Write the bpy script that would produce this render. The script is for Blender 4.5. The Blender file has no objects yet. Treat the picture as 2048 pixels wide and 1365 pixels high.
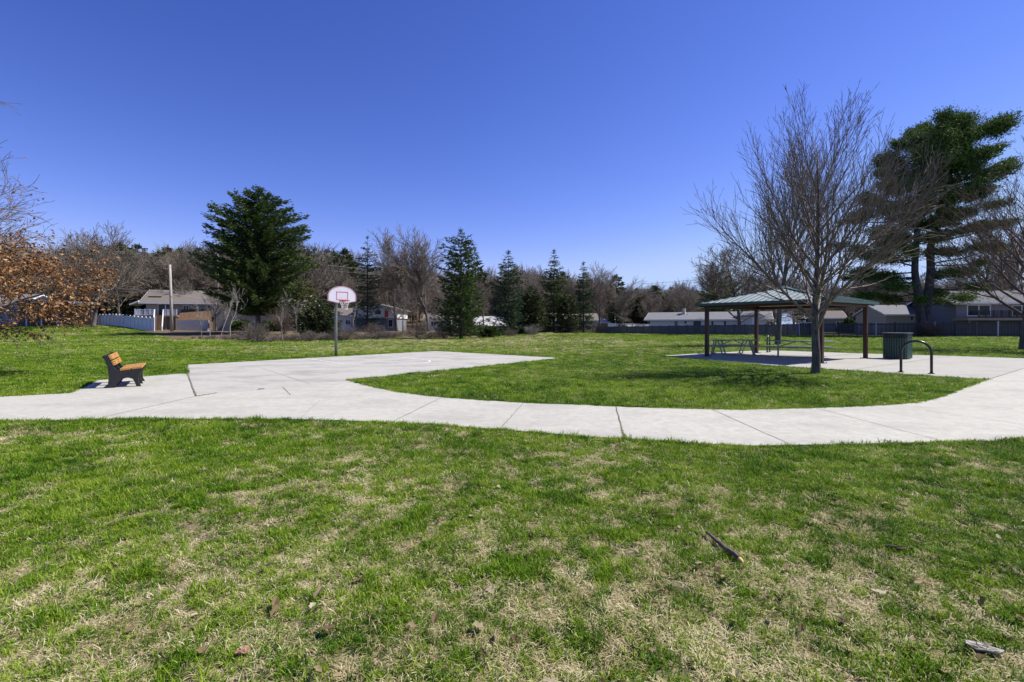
import bpy, math, random
import numpy as np
from mathutils import Vector, Matrix

R = math.radians
F, HOR, CAMZ = 940.0, 650.0, 1.55          # focal length and horizon row in pixels of a 2048 px wide view, eye height
SUN_AZ = (0.975, 0.22)                      # horizontal direction towards the sun
SUN_EL = 52.0

scene = bpy.context.scene
COL = scene.collection
rng = np.random.default_rng(7)
rnd = random.Random(11)

# ------------------------------------------------------------------ ground
def ss(a, b, x):
    t = np.clip((np.asarray(x, float) - a) / (b - a), 0, 1)
    return t * t * (3 - 2 * t)

def tz(x, y):
    x = np.asarray(x, float); y = np.asarray(y, float)
    z = 0.9 * ss(-56, -78, x) * ss(68, 88, y)
    z = z + 0.45 * ss(54, 80, y) * (1 - ss(4, 16, x))
    z = z + 9.0 * ss(98, 190, y) * (1 - ss(-45, 70, x)) + 1.5 * ss(110, 220, y)
    return z

def G(u, v):                                # a point of the flat ground
    Y = F * CAMZ / (v - HOR)
    return Vector(((u - 1024) * Y / F, Y, 0.0))

def P(u, v, Y):                             # a point at depth Y
    return Vector(((u - 1024) * Y / F, Y, CAMZ - (v - HOR) * Y / F))

def T(u, Y):                                # a point of the terrain at depth Y
    x = (u - 1024) * Y / F
    return Vector((x, Y, float(tz(x, Y))))

def hz(v, Y): return CAMZ - (v - HOR) * Y / F

# ------------------------------------------------------------------ noise
def _hash(ix, iy, s):
    h = (ix.astype(np.int64) * 374761393 + iy.astype(np.int64) * 668265263 + s * 1442695041) & 0xffffffff
    h = ((h ^ (h >> 13)) * 1274126177) & 0xffffffff
    return ((h ^ (h >> 16)) & 0xffff) / 65535.0

def vnoise(x, y, s=0):
    x = np.asarray(x, float); y = np.asarray(y, float)
    ix = np.floor(x); iy = np.floor(y); fx = x - ix; fy = y - iy
    fx = fx * fx * (3 - 2 * fx); fy = fy * fy * (3 - 2 * fy)
    a = _hash(ix, iy, s); b = _hash(ix + 1, iy, s); c = _hash(ix, iy + 1, s); d = _hash(ix + 1, iy + 1, s)
    return (a * (1 - fx) + b * fx) * (1 - fy) + (c * (1 - fx) + d * fx) * fy

def fbm(x, y, s=0, o=4):
    v = 0; a = 0.5; t = 0
    for i in range(o):
        v = v + a * vnoise(x, y, s + i * 17); t += a
        x = np.asarray(x) * 2.03 + 3.1; y = np.asarray(y) * 2.03 + 1.7; a *= 0.55
    return v / t

# ------------------------------------------------------------------ materials
def new_mat(name):
    m = bpy.data.materials.new(name); m.use_nodes = True
    nt = m.node_tree
    return m, nt, nt.nodes['Principled BSDF']

def mat(name, c1, c2=None, scale=4.0, rough=0.7, metal=0.0, bump=0.0, bscale=30.0, detail=5.0, stretch=None, spec=0.3, lo=0.35, hi=0.65):
    m, nt, b = new_mat(name)
    b.inputs['Roughness'].default_value = rough
    b.inputs['Metallic'].default_value = metal
    b.inputs['Specular IOR Level'].default_value = spec
    if c2 is None: c2 = tuple(x * 0.8 for x in c1)
    tc = nt.nodes.new('ShaderNodeTexCoord'); mp = nt.nodes.new('ShaderNodeMapping')
    nt.links.new(tc.outputs['Object'], mp.inputs['Vector'])
    if stretch: mp.inputs['Scale'].default_value = stretch
    n = nt.nodes.new('ShaderNodeTexNoise'); n.inputs['Scale'].default_value = scale; n.inputs['Detail'].default_value = detail
    n.inputs['Roughness'].default_value = 0.65
    nt.links.new(mp.outputs[0], n.inputs['Vector'])
    r = nt.nodes.new('ShaderNodeValToRGB')
    r.color_ramp.elements[0].position = lo; r.color_ramp.elements[1].position = hi
    r.color_ramp.elements[0].color = (*c1, 1); r.color_ramp.elements[1].color = (*c2, 1)
    nt.links.new(n.outputs['Fac'], r.inputs[0]); nt.links.new(r.outputs[0], b.inputs['Base Color'])
    if bump:
        n2 = nt.nodes.new('ShaderNodeTexNoise'); n2.inputs['Scale'].default_value = bscale; n2.inputs['Detail'].default_value = 4
        nt.links.new(mp.outputs[0], n2.inputs['Vector'])
        bp = nt.nodes.new('ShaderNodeBump'); bp.inputs['Strength'].default_value = bump; bp.inputs['Distance'].default_value = 0.02
        nt.links.new(n2.outputs['Fac'], bp.inputs['Height']); nt.links.new(bp.outputs[0], b.inputs['Normal'])
    return m

def leaf_mat(name, cols, rough=0.6, trans=0.25, tint=None):
    """foliage: every leaf or needle spray takes its own colour of the ramp; some light passes through."""
    m, nt, b = new_mat(name)
    b.inputs['Roughness'].default_value = rough; b.inputs['Specular IOR Level'].default_value = 0.12
    g = nt.nodes.new('ShaderNodeNewGeometry')
    r = nt.nodes.new('ShaderNodeValToRGB')
    el = r.color_ramp.elements
    while len(el) < len(cols): el.new(0.5)
    for i, c in enumerate(cols):
        el[i].position = i / (len(cols) - 1); el[i].color = (*c, 1)
    if tint:
        a = nt.nodes.new('ShaderNodeAttribute'); a.attribute_type = 'INSTANCER'; a.attribute_name = tint
        mx = nt.nodes.new('ShaderNodeMath'); mx.operation = 'MULTIPLY_ADD'; mx.inputs[1].default_value = 0.45
        ad = nt.nodes.new('ShaderNodeMath'); ad.operation = 'MULTIPLY'; ad.inputs[1].default_value = 0.55
        nt.links.new(a.outputs['Fac'], ad.inputs[0])
        nt.links.new(g.outputs['Random Per Island'], mx.inputs[0]); nt.links.new(ad.outputs[0], mx.inputs[2])
        nt.links.new(mx.outputs[0], r.inputs[0])
    else:
        nt.links.new(g.outputs['Random Per Island'], r.inputs[0])
    nt.links.new(r.outputs[0], b.inputs['Base Color'])
    t = nt.nodes.new('ShaderNodeBsdfTranslucent'); nt.links.new(r.outputs[0], t.inputs['Color'])
    mix = nt.nodes.new('ShaderNodeMixShader'); mix.inputs[0].default_value = trans
    out = nt.nodes['Material Output']
    nt.links.new(b.outputs[0], mix.inputs[1]); nt.links.new(t.outputs[0], mix.inputs[2]); nt.links.new(mix.outputs[0], out.inputs['Surface'])
    return m

M = {}
M['bark_maple'] = mat('maple_bark', (.035, .032, .026), (.15, .137, .11), 9, .85, bump=.6, bscale=25, stretch=(1, 1, .3))
M['twig_maple'] = mat('maple_twig', (.095, .072, .052), (.225, .185, .145), 3, .6)
M['bark_grey'] = mat('grey_bark', (.06, .052, .043), (.155, .137, .118), 5, .9, bump=.5, bscale=18, stretch=(1, 1, .3))
M['twig_grey'] = mat('grey_twig', (.125, .10, .075), (.235, .20, .16), .5, .8)
M['twig_pale'] = mat('pale_twig', (.20, .18, .15), (.34, .31, .27), .8, .8)
M['twig_red'] = mat('red_twig', (.085, .055, .042), (.17, .12, .09), .8, .8)
M['bark_pine'] = mat('pine_bark', (.045, .04, .038), (.10, .09, .085), 4, .9, bump=.6, bscale=12, stretch=(1, 1, .35))
M['spruce'] = leaf_mat('spruce_needles', [(.026, .05, .014), (.052, .095, .024), (.09, .145, .038), (.14, .165, .045)], .65, .12)
M['blue_spruce'] = leaf_mat('blue_spruce_needles', [(.028, .052, .024), (.062, .108, .048), (.115, .16, .08)], .65, .12)
M['dark_conifer'] = leaf_mat('dark_conifer_needles', [(.025, .04, .014), (.052, .08, .028), (.09, .11, .04), (.12, .12, .06)], .7, .12)
M['cedar'] = leaf_mat('cedar_sprays', [(.04, .06, .012), (.09, .11, .02), (.15, .16, .035)], .65, .2)
M['pine'] = leaf_mat('pine_needles', [(.03, .065, .016), (.062, .125, .026), (.115, .19, .04), (.17, .21, .045)], .6, .15)
M['oak_leaf'] = leaf_mat('dry_oak_leaf', [(.07, .03, .012), (.20, .09, .03), (.36, .18, .07), (.52, .36, .20)], .6, .25)
M['litter_leaf'] = leaf_mat('fallen_leaf', [(.07, .047, .026), (.15, .10, .052), (.26, .20, .115), (.40, .35, .25)], .7, .1)
M['grass'] = leaf_mat('grass_blade', [(.008, .036, .002), (.046, .128, .005), (.125, .242, .009), (.25, .345, .018), (.42, .46, .11)], .5, .35, tint='tint')
M['straw'] = leaf_mat('straw_blade', [(.16, .13, .055), (.37, .31, .15), (.57, .50, .29), (.72, .65, .44)], .6, .3, tint='tint')
M['brush'] = mat('brush_twig', (.10, .08, .06), (.23, .195, .155), .6, .85)
M['black'] = mat('black_plastic', (.012, .012, .014), (.02, .02, .022), 12, .45, spec=.4)
M['black_metal'] = mat('black_paint', (.010, .009, .009), (.022, .018, .017), 8, .28, spec=.5)
M['bench_wood'] = mat('orange_plank', (.34, .165, .04), (.46, .24, .065), 5, .55, stretch=(1, 8, 8))
M['post_brown'] = mat('red_brown_paint', (.036, .014, .010), (.055, .020, .014), 5, .42)
M['roof_metal'] = mat('green_metal', (.36, .405, .38), (.43, .47, .445), 1.5, .42, metal=.35, spec=.5)
M['rib'] = mat('roof_rib', (.13, .17, .155), (.17, .21, .195), 3, .45)
M['shingle_dark'] = mat('dark_shingle', (.07, .073, .08), (.115, .118, .125), 2.5, .9, stretch=(1, 5, 5), bump=.3, bscale=9)
M['green_trim'] = mat('green_trim', (.035, .075, .06), (.05, .10, .078), 3, .45)
M['soffit'] = mat('tan_soffit', (.30, .25, .18), (.36, .30, .22), 3, .7)
M['table_grey'] = mat('grey_green_plank', (.20, .225, .21), (.28, .305, .285), 4, .55, stretch=(1, 6, 6))
M['galv'] = mat('galvanised_pipe', (.24, .26, .26), (.32, .335, .335), 9, .45, metal=.15)
M['can_green'] = mat('green_slat', (.020, .060, .048), (.032, .082, .066), 6, .4, spec=.4)
M['can_lid'] = mat('grey_lid', (.085, .10, .10), (.12, .14, .14), 6, .5)
M['hoop_pole'] = mat('grey_pole', (.17, .20, .20), (.24, .27, .27), 7, .45, metal=.3)
M['board'] = mat('backboard_white', (.78, .74, .78), (.70, .70, .76), 4, .35, spec=.5)
M['board_line'] = mat('backboard_red', (.55, .14, .13), (.66, .24, .22), 5, .45)
M['rim'] = mat('rim_red', (.30, .03, .02), (.40, .05, .03), 5, .4)
M['net'] = mat('net_white', (.72, .70, .68), (.55, .53, .5), 9, .8)
M['white'] = mat('white_siding', (.74, .75, .77), (.66, .68, .70), 1.2, .6)
M['white_vinyl'] = mat('white_vinyl', (.60, .63, .70), (.52, .55, .62), 1.5, .4)
M['grey_wall'] = mat('grey_siding', (.21, .215, .20), (.27, .27, .25), 1, .7, stretch=(.3, .3, 8))
M['blue_wall'] = mat('blue_grey_siding', (.155, .165, .185), (.21, .22, .24), 1, .7, stretch=(.3, .3, 8))
M['tan_wall'] = mat('tan_siding', (.37, .33, .265), (.44, .395, .32), 1, .75, stretch=(.3, .3, 7))
M['beige_wall'] = mat('beige_siding', (.33, .29, .235), (.40, .35, .29), 1, .75, stretch=(.3, .3, 7))
M['concrete_wall'] = mat('concrete_block', (.34, .33, .34), (.42, .41, .42), .9, .85)
M['shingle'] = mat('brown_shingle', (.115, .098, .085), (.18, .155, .135), 2.5, .9, stretch=(1, 5, 5), bump=.3, bscale=9)
M['shingle_grey'] = mat('grey_shingle', (.125, .128, .14), (.19, .193, .205), 2.5, .9, stretch=(1, 5, 5), bump=.3, bscale=9)
M['glass'] = mat('window_glass', (.012, .015, .02), (.025, .03, .04), .6, .1, spec=.25)
M['red_door'] = mat('red_door', (.48, .06, .05), (.55, .09, .07), 3, .5)
M['mulch'] = mat('rusty_mulch', (.10, .06, .035), (.17, .10, .06), 3, .95, bump=.8, bscale=6)
M['deck_wood'] = mat('deck_wood', (.20, .13, .08), (.30, .20, .12), 3, .8, stretch=(6, 1, 6))
M['pole_wood'] = mat('pole_wood', (.30, .265, .23), (.44, .40, .36), 3, .9, stretch=(6, 6, .4), bump=.4)
M['fence_board'] = mat('weathered_board', (.085, .080, .074), (.15, .143, .133), 2.5, .9, stretch=(7, 7, .5), bump=.3, bscale=10)
M['fence_dark'] = mat('dark_board', (.05, .047, .044), (.095, .09, .084), 2.5, .9, stretch=(7, 7, .5))
M['fence_pale'] = mat('pale_post', (.50, .53, .58), (.40, .42, .46), 3, .8)
M['wire'] = mat('wire', (.30, .28, .25), (.36, .34, .3), 5, .6)
M['chimney'] = mat('chimney_brick', (.60, .58, .56), (.45, .43, .41), 5, .85)
M['tarp'] = mat('blue_tarp', (.16, .25, .46), (.26, .35, .55), 3, .6)
M['rock'] = mat('grey_rock', (.26, .25, .24), (.38, .36, .34), 2, .9, bump=.6, bscale=5)
M['stick'] = mat('stick_bark', (.075, .05, .045), (.14, .10, .09), 14, .8, bump=.5, bscale=60, stretch=(.25, 1, 1))
M['stick_end'] = mat('fresh_wood', (.55, .38, .14), (.65, .46, .2), 20, .7)
M['paint'] = mat('court_paint', (.78, .77, .75), (.60, .585, .57), 5, .7, lo=.4, hi=.62)
M['tyre'] = mat('tyre', (.015, .015, .015), (.03, .03, .03), 6, .8)
M['car_white'] = mat('white_paint', (.75, .77, .8), (.68, .7, .74), 2, .25, spec=.5)
M['orange_wall'] = mat('orange_tan_wall', (.42, .28, .17), (.50, .34, .22), 1.5, .8)

# ------------------------------------------------------------------ mesh building
class MB:
    def __init__(s): s.v = []; s.f = []; s.n = 0
    def add(s, v, faces):
        v = np.asarray(v, float).reshape(-1, 3)
        s.v.append(v)
        for a in (faces if isinstance(faces, list) and len(faces) and isinstance(faces[0], np.ndarray) and faces[0].ndim == 2 else [faces]):
            if isinstance(a, np.ndarray): s.f.append(a.astype(np.int64) + s.n)
            else:
                by = {}
                for q in a: by.setdefault(len(q), []).append(q)
                for q in by.values(): s.f.append(np.asarray(q, np.int64) + s.n)
        s.n += len(v); return s
    def box(s, lo, hi, m=None):
        x0, y0, z0 = lo; x1, y1, z1 = hi
        v = np.array([(x0,y0,z0),(x1,y0,z0),(x1,y1,z0),(x0,y1,z0),(x0,y0,z1),(x1,y0,z1),(x1,y1,z1),(x0,y1,z1)], float)
        if m is not None: v = np.array([m @ Vector(p) for p in v])
        return s.add(v, [(0,3,2,1),(4,5,6,7),(0,1,5,4),(1,2,6,5),(2,3,7,6),(3,0,4,7)])
    def bar(s, a, b, w, h, up=(0, 0, 1)):                 # a straight rectangular bar from a to b
        a = Vector(a); b = Vector(b); d = (b - a); L = d.length; d.normalize()
        sd = d.cross(Vector(up))
        if sd.length < 1e-4: sd = d.cross(Vector((1, 0, 0)))
        sd.normalize(); u2 = sd.cross(d)
        m = Matrix((( *[d.x, sd.x, u2.x], a.x), (*[d.y, sd.y, u2.y], a.y), (*[d.z, sd.z, u2.z], a.z), (0, 0, 0, 1)))
        return s.box((0, -w/2, -h/2), (L, w/2, h/2), m)
    def prism(s, poly, axis, a, b, m=None):               # polygon extruded along an axis; poly gives the two other coordinates in order
        n = len(poly)
        def mk(p, t): return {0: (t, p[0], p[1]), 1: (p[0], t, p[1]), 2: (p[0], p[1], t)}[axis]
        v = [mk(p, a) for p in poly] + [mk(p, b) for p in poly]
        if m is not None: v = [m @ Vector(p) for p in v]
        f = [tuple(range(n - 1, -1, -1)), tuple(range(n, 2 * n))]
        f += [(i, (i + 1) % n, n + (i + 1) % n, n + i) for i in range(n)]
        return s.add(np.array([tuple(p) for p in v]), f)
    def tube(s, pts, rad, sides=8, cap=True):
        v, f = tube_arrays([(np.asarray(pts, float), np.broadcast_to(np.asarray(rad, float), (len(pts),)))], sides)
        n = len(pts); base = s.n
        s.add(v, f)
        if cap:
            s.f.append(np.array([[base + k for k in range(sides - 1, -1, -1)]])); s.f.append(np.array([[base + (n - 1) * sides + k for k in range(sides)]]))
        return s
    def build(s, name, m, parent=None, smooth=False):
        me = bpy.data.meshes.new(name)
        if s.n:
            V = np.concatenate(s.v); me.vertices.add(len(V)); me.vertices.foreach_set('co', V.ravel().astype(np.float32))
            tot = np.concatenate([np.full(len(a), a.shape[1]) for a in s.f]); li = np.concatenate([a.ravel() for a in s.f])
            me.loops.add(len(li)); me.loops.foreach_set('vertex_index', li.astype(np.int32))
            me.polygons.add(len(tot)); st = np.concatenate([[0], np.cumsum(tot)[:-1]])
            me.polygons.foreach_set('loop_start', st.astype(np.int32)); me.polygons.foreach_set('loop_total', tot.astype(np.int32))
            me.update(calc_edges=True); me.validate()
            me.polygons.foreach_set('use_smooth', np.full(len(tot), bool(smooth)))
        if m is not None: me.materials.append(m)
        o = bpy.data.objects.new(name, me); COL.objects.link(o)
        if parent is not None: o.parent = parent
        return o

def tube_arrays(lst, sides):
    """all the polylines of lst (same number of points each not required) as tubes"""
    groups = {}
    for p, r in lst: groups.setdefault(len(p), []).append((p, r))
    Vs, Fs, off = [], [], 0
    for n, g in groups.items():
        P_ = np.stack([a for a, _ in g]); R_ = np.stack([b for _, b in g])
        t = np.gradient(P_, axis=1); t /= (np.linalg.norm(t, axis=2, keepdims=True) + 1e-9)
        ref = np.eye(3)[np.argmin(np.abs(t).max(axis=1), axis=1)][:, None, :]
        ref = np.broadcast_to(ref, t.shape)
        e1 = np.cross(t, ref); e1 /= (np.linalg.norm(e1, axis=2, keepdims=True) + 1e-9); e2 = np.cross(t, e1)
        a = np.arange(sides) * 2 * np.pi / sides
        V = P_[:, :, None, :] + R_[:, :, None, None] * (np.cos(a)[None, None, :, None] * e1[:, :, None, :] + np.sin(a)[None, None, :, None] * e2[:, :, None, :])
        k = len(g)
        idx = np.arange(k * n * sides).reshape(k, n, sides)
        A = idx[:, :-1, :]; B = np.roll(A, -1, 2); D = idx[:, 1:, :]; C_ = np.roll(D, -1, 2)
        Fs.append(np.stack([A, B, C_, D], -1).reshape(-1, 4) + off); Vs.append(V.reshape(-1, 3)); off += k * n * sides
    return np.concatenate(Vs), np.concatenate(Fs)

def add_tubes(mb, lst, sides):
    if lst:
        v, f = tube_arrays(lst, sides); mb.add(v, f)

def cards(base, d, ln, wd, r, fold=0.25):
    """pointed four-cornered sprays: base points, directions, lengths, widths"""
    n = len(base)
    d = d / (np.linalg.norm(d, axis=1, keepdims=True) + 1e-9)
    q = r.normal(size=(n, 3)); sd = np.cross(d, q); sd /= (np.linalg.norm(sd, axis=1, keepdims=True) + 1e-9)
    up = np.cross(sd, d)
    ln = ln[:, None]; wd = wd[:, None]
    mid = base + d * ln * .5 + up * wd * fold
    V = np.stack([base, mid + sd * wd * .5, base + d * ln, mid - sd * wd * .5], 1).reshape(-1, 3)
    return V, np.arange(n * 4).reshape(n, 4)

# ------------------------------------------------------------------ scene tags
def tag(o, label=None, cat=None, group=None, kind=None):
    if label: o['label'] = label
    if cat: o['category'] = cat
    if group: o['group'] = group
    if kind: o['kind'] = kind
    return o

def empty(name, loc, rz=0.0, label=None, cat=None, group=None):
    o = bpy.data.objects.new(name, None); COL.objects.link(o)
    o.empty_display_size = .3
    o.location = loc; o.rotation_euler = (0, 0, rz)
    return tag(o, label, cat, group)

def copy_tree(o, parent=None):
    c = o.copy(); COL.objects.link(c); c.parent = parent
    for ch in list(o.children): copy_tree(ch, c)
    return c

def spline(pts, n=8, closed=False):
    P_ = [np.asarray(p, float) for p in pts]; out = []
    m = len(P_); rngi = range(m if closed else m - 1)
    for i in rngi:
        p0 = P_[(i - 1) % m] if closed or i > 0 else P_[0]; p1 = P_[i]; p2 = P_[(i + 1) % m]
        p3 = P_[(i + 2) % m] if closed or i + 2 < m else P_[-1]
        for k in range(n):
            t = k / n
            out.append(.5 * ((2 * p1) + (-p0 + p2) * t + (2 * p0 - 5 * p1 + 4 * p2 - p3) * t * t + (-p0 + 3 * p1 - 3 * p2 + p3) * t ** 3))
    if not closed: out.append(P_[-1])
    return out

# ------------------------------------------------------------------ concrete outlines (ground points)
def g2(u, v): p = G(u, v); return np.array([p.x, p.y])
W2 = lambda *a: [np.array(p, float) for p in a]
lower = W2((-42, 10.5), (-27, 8.3), (-14, 7.4)) + [g2(*p) for p in [(0,845),(200,842),(360,841),(600,841.5),(784,848),(1000,862),(1180,876.5),(1248,881),(1470,893.5),(1581,893.5),(1887,887),(2048,882)]] + W2((8.6, 6.7), (12, 8.2), (18, 11), (27, 14))
island = [g2(*p) for p in [(694,762),(720,769),(760,779),(800,787),(884,797),(1047,808),(1180,813),(1232,815.6),(1424,821.7),(1563,820.7),(1702,816),(1794,811.5),(1850,804),(1890,793),(1928,777.6),(1975,761)]]
court_near = [g2(*p) for p in [(375,750),(392,795),(435,788),(560,780),(694,762)]]
upper_left = W2((-42, 14), (-27, 11.4), (-16, 10.3)) + [g2(*p) for p in [(0,796),(100,790.5),(140,788.5),(192,762.5),(366,748.5)]]
joint_line = [g2(1975, 761), g2(2048, 738), np.array((24.0, 20.7))]
PATH = spline(lower, 6) + [np.array((31., 15.))] + joint_line[::-1] + spline(island, 5)[::-1][1:] + court_near[::-1][1:] + upper_left[::-1]
COURT = [g2(370, 731), g2(872, 703), g2(1130, 717.3), g2(694, 762)] + court_near[::-1][1:]
SLAB = [g2(1318, 713), g2(1370, 709.3), g2(1513, 702), g2(1564, 702.5), g2(1719, 708), g2(1900, 713), g2(2048, 718), np.array((24.0, 20.7)), g2(2048, 738), g2(1975, 761), g2(1870, 754.5), g2(1700, 742.5), g2(1560, 734)]

def inside(poly, x, y):
    poly = np.asarray(poly); c = np.zeros(np.shape(x), bool); j = len(poly) - 1
    for i in range(len(poly)):
        xi, yi = poly[i]; xj, yj = poly[j]
        if yi != yj:
            c ^= ((yi > y) != (yj > y)) & (x < (xj - xi) * (y - yi) / (yj - yi) + xi)
        j = i
    return c

def concrete(x, y): return inside(PATH, x, y) | inside(COURT, x, y) | inside(SLAB, x, y)

# field edge: where the lawn ends and brush / leaf litter starts, as depth over direction x/y
EDGE_T = (np.array([-900, 0, 200, 260, 350, 450, 520, 600, 700, 800, 900, 1000, 1190, 1250, 1600, 2048, 3000]) - 1024) / F
EDGE_Y = F * CAMZ / (np.array([660, 661, 661.5, 667, 680, 680.5, 685, 684, 681.5, 677, 676.5, 672.5, 668, 668.5, 672.5, 675.5, 679]) - HOR)
def edge_depth(x, y):
    return np.interp(np.asarray(x) / np.maximum(np.asarray(y), .1), EDGE_T, EDGE_Y)

def straw_f(x, y):
    s = .40 * fbm(x * .8, y * .8, 3) + .60 * fbm(x * 5.2, y * 5.2, 9, 3)
    d = np.hypot(x, y)
    b = .17 * (1 - ss(2.0, 5.0, d)) - .07 * ss(.8, 4.5, x) * ss(3.0, 4.8, y) * (1 - ss(7, 9, y)) + .02
    b = b - .03 * ss(5.0, 6.5, y) - .07 * ss(8, 10, y) * (1 - ss(18, 26, y))
    far = ss(20, 34, y)
    s2 = .5 * fbm(x * .05, y * .22, 31) + .5 * fbm(x * .4, y * .7, 21)
    b = b + far * (.05 + .14 * ss(-24, -10, x) * (1 - ss(4, 20, x)) - .06 * ss(5, 25, x))
    s = s * (1 - .7 * far) + s2 * .7 * far
    return ss(.47, .68, s + b)

def dirt_f(x, y):
    return ss(.64, .76, .6 * fbm(x * .9, y * .9, 51) + .4 * fbm(x * 5, y * 5, 57) + .05 * (1 - ss(2.5, 5, np.hypot(x, y))))

# ------------------------------------------------------------------ ground sheet
def axis(parts):
    out = []
    for a, b, n in parts: out += list(np.linspace(a, b, n, endpoint=False))
    return np.array(out + [parts[-1][1]])
gx = axis([(-900,-260,10),(-260,-110,24),(-110,-40,46),(-40,-12,80),(-12,-7,50),(-7,7,230),(7,12,50),(12,40,80),(40,110,46),(110,260,24),(260,900,10)])
gy = axis([(-60,-4,8),(-4,1.4,24),(1.4,7.5,122),(7.5,16,80),(16,40,80),(40,110,90),(110,260,40),(260,1200,12)])
GX, GY = np.meshgrid(gx, gy)
near = 1 - ss(8, 30, np.hypot(GX, GY))
GZ = tz(GX, GY) + near * ((fbm(GX * 1.3, GY * 1.3, 71) - .5) * .05 + (fbm(GX * 6, GY * 6, 77) - .5) * .035) * (1 - ss(0, 1, concrete(GX, GY).astype(float)))
GZ = np.where(concrete(GX, GY), np.minimum(GZ, 0) - .01, np.minimum(GZ, .03 + tz(GX, GY)))
mb = MB(); nx, ny = len(gx), len(gy)
idx = np.arange(nx * ny).reshape(ny, nx)
mb.add(np.stack([GX, GY, GZ], -1).reshape(-1, 3), np.stack([idx[:-1, :-1], idx[:-1, 1:], idx[1:, 1:], idx[1:, :-1]], -1).reshape(-1, 4))

m, nt, b = new_mat('lawn_soil'); M['ground'] = m
b.inputs['Roughness'].default_value = .95; b.inputs['Specular IOR Level'].default_value = .1
at = nt.nodes.new('ShaderNodeAttribute'); at.attribute_name = 'cover'
sp = nt.nodes.new('ShaderNodeSeparateColor'); nt.links.new(at.outputs['Color'], sp.inputs[0])
geo = nt.nodes.new('ShaderNodeNewGeometry')
def noise_ramp(scale, stops, detail=6, stretch=None):
    mp = nt.nodes.new('ShaderNodeMapping'); nt.links.new(geo.outputs['Position'], mp.inputs[0])
    if stretch: mp.inputs['Scale'].default_value = stretch
    n = nt.nodes.new('ShaderNodeTexNoise'); n.inputs['Scale'].default_value = scale; n.inputs['Detail'].default_value = detail; n.inputs['Roughness'].default_value = .7
    nt.links.new(mp.outputs[0], n.inputs['Vector'])
    r = nt.nodes.new('ShaderNodeValToRGB'); el = r.color_ramp.elements
    while len(el) < len(stops): el.new(.5)
    for i, (p, c) in enumerate(stops): el[i].position = p; el[i].color = (*c, 1)
    nt.links.new(n.outputs['Fac'], r.inputs[0]); return r.outputs[0]
green = noise_ramp(9, [(.34, (.016, .024, .006)), (.52, (.042, .060, .012)), (.70, (.12, .125, .04))], 8)
strawc = noise_ramp(14, [(.3, (.13, .105, .05)), (.5, (.25, .21, .11)), (.7, (.38, .33, .20))], 8)
dirtc = noise_ramp(11, [(.3, (.06, .045, .032)), (.6, (.15, .12, .09)), (.75, (.28, .24, .19))], 8)
lit = noise_ramp(1.6, [(.3, (.075, .055, .036)), (.5, (.14, .10, .065)), (.66, (.15, .145, .06))], 8)
def mixc(f, a, c):
    x = nt.nodes.new('ShaderNodeMix'); x.data_type = 'RGBA'
    nt.links.new(f, x.inputs[0]); nt.links.new(a, x.inputs[6]); nt.links.new(c, x.inputs[7]); return x.outputs[2]
c = mixc(sp.outputs[0], green, strawc); c = mixc(sp.outputs[2], c, dirtc); c = mixc(sp.outputs[1], c, lit)
nt.links.new(c, b.inputs['Base Color'])
n2 = nt.nodes.new('ShaderNodeTexNoise'); n2.inputs['Scale'].default_value = 16; n2.inputs['Detail'].default_value = 6
nt.links.new(geo.outputs['Position'], n2.inputs['Vector'])
bp = nt.nodes.new('ShaderNodeBump'); bp.inputs['Strength'].default_value = .8; bp.inputs['Distance'].default_value = .06
nt.links.new(n2.outputs['Fac'], bp.inputs['Height']); nt.links.new(bp.outputs[0], b.inputs['Normal'])
ground = mb.build('ground', m, smooth=True); tag(ground, kind='structure')
litter = ss(-1.5, 2.5, GY - edge_depth(GX, GY) + (fbm(GX * .3, GY * .3, 5) - .5) * 5)
litter = litter * (1 - .75 * ss(14, 20, GX) * (1 - ss(100, 130, GY))) * (1 - .8 * (1 - ss(-75, -60, GX)) * (1 - ss(95, 110, GY)))
litter = np.maximum(litter, .8 * np.exp(-(((GX + 52) / 9) ** 2 + ((GY - 68) / 5) ** 2)))
litter = np.where(GY < 20, 0, litter)
cov = np.stack([straw_f(GX, GY) * (.70 - .15 * ss(12, 30, GY)), litter, dirt_f(GX, GY) * (1 - ss(20, 40, GY)) * .8, np.ones_like(GX)], -1).reshape(-1, 4)
ca = ground.data.color_attributes.new('cover', 'FLOAT_COLOR', 'POINT'); ca.data.foreach_set('color', cov.ravel().astype(np.float32))

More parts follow.
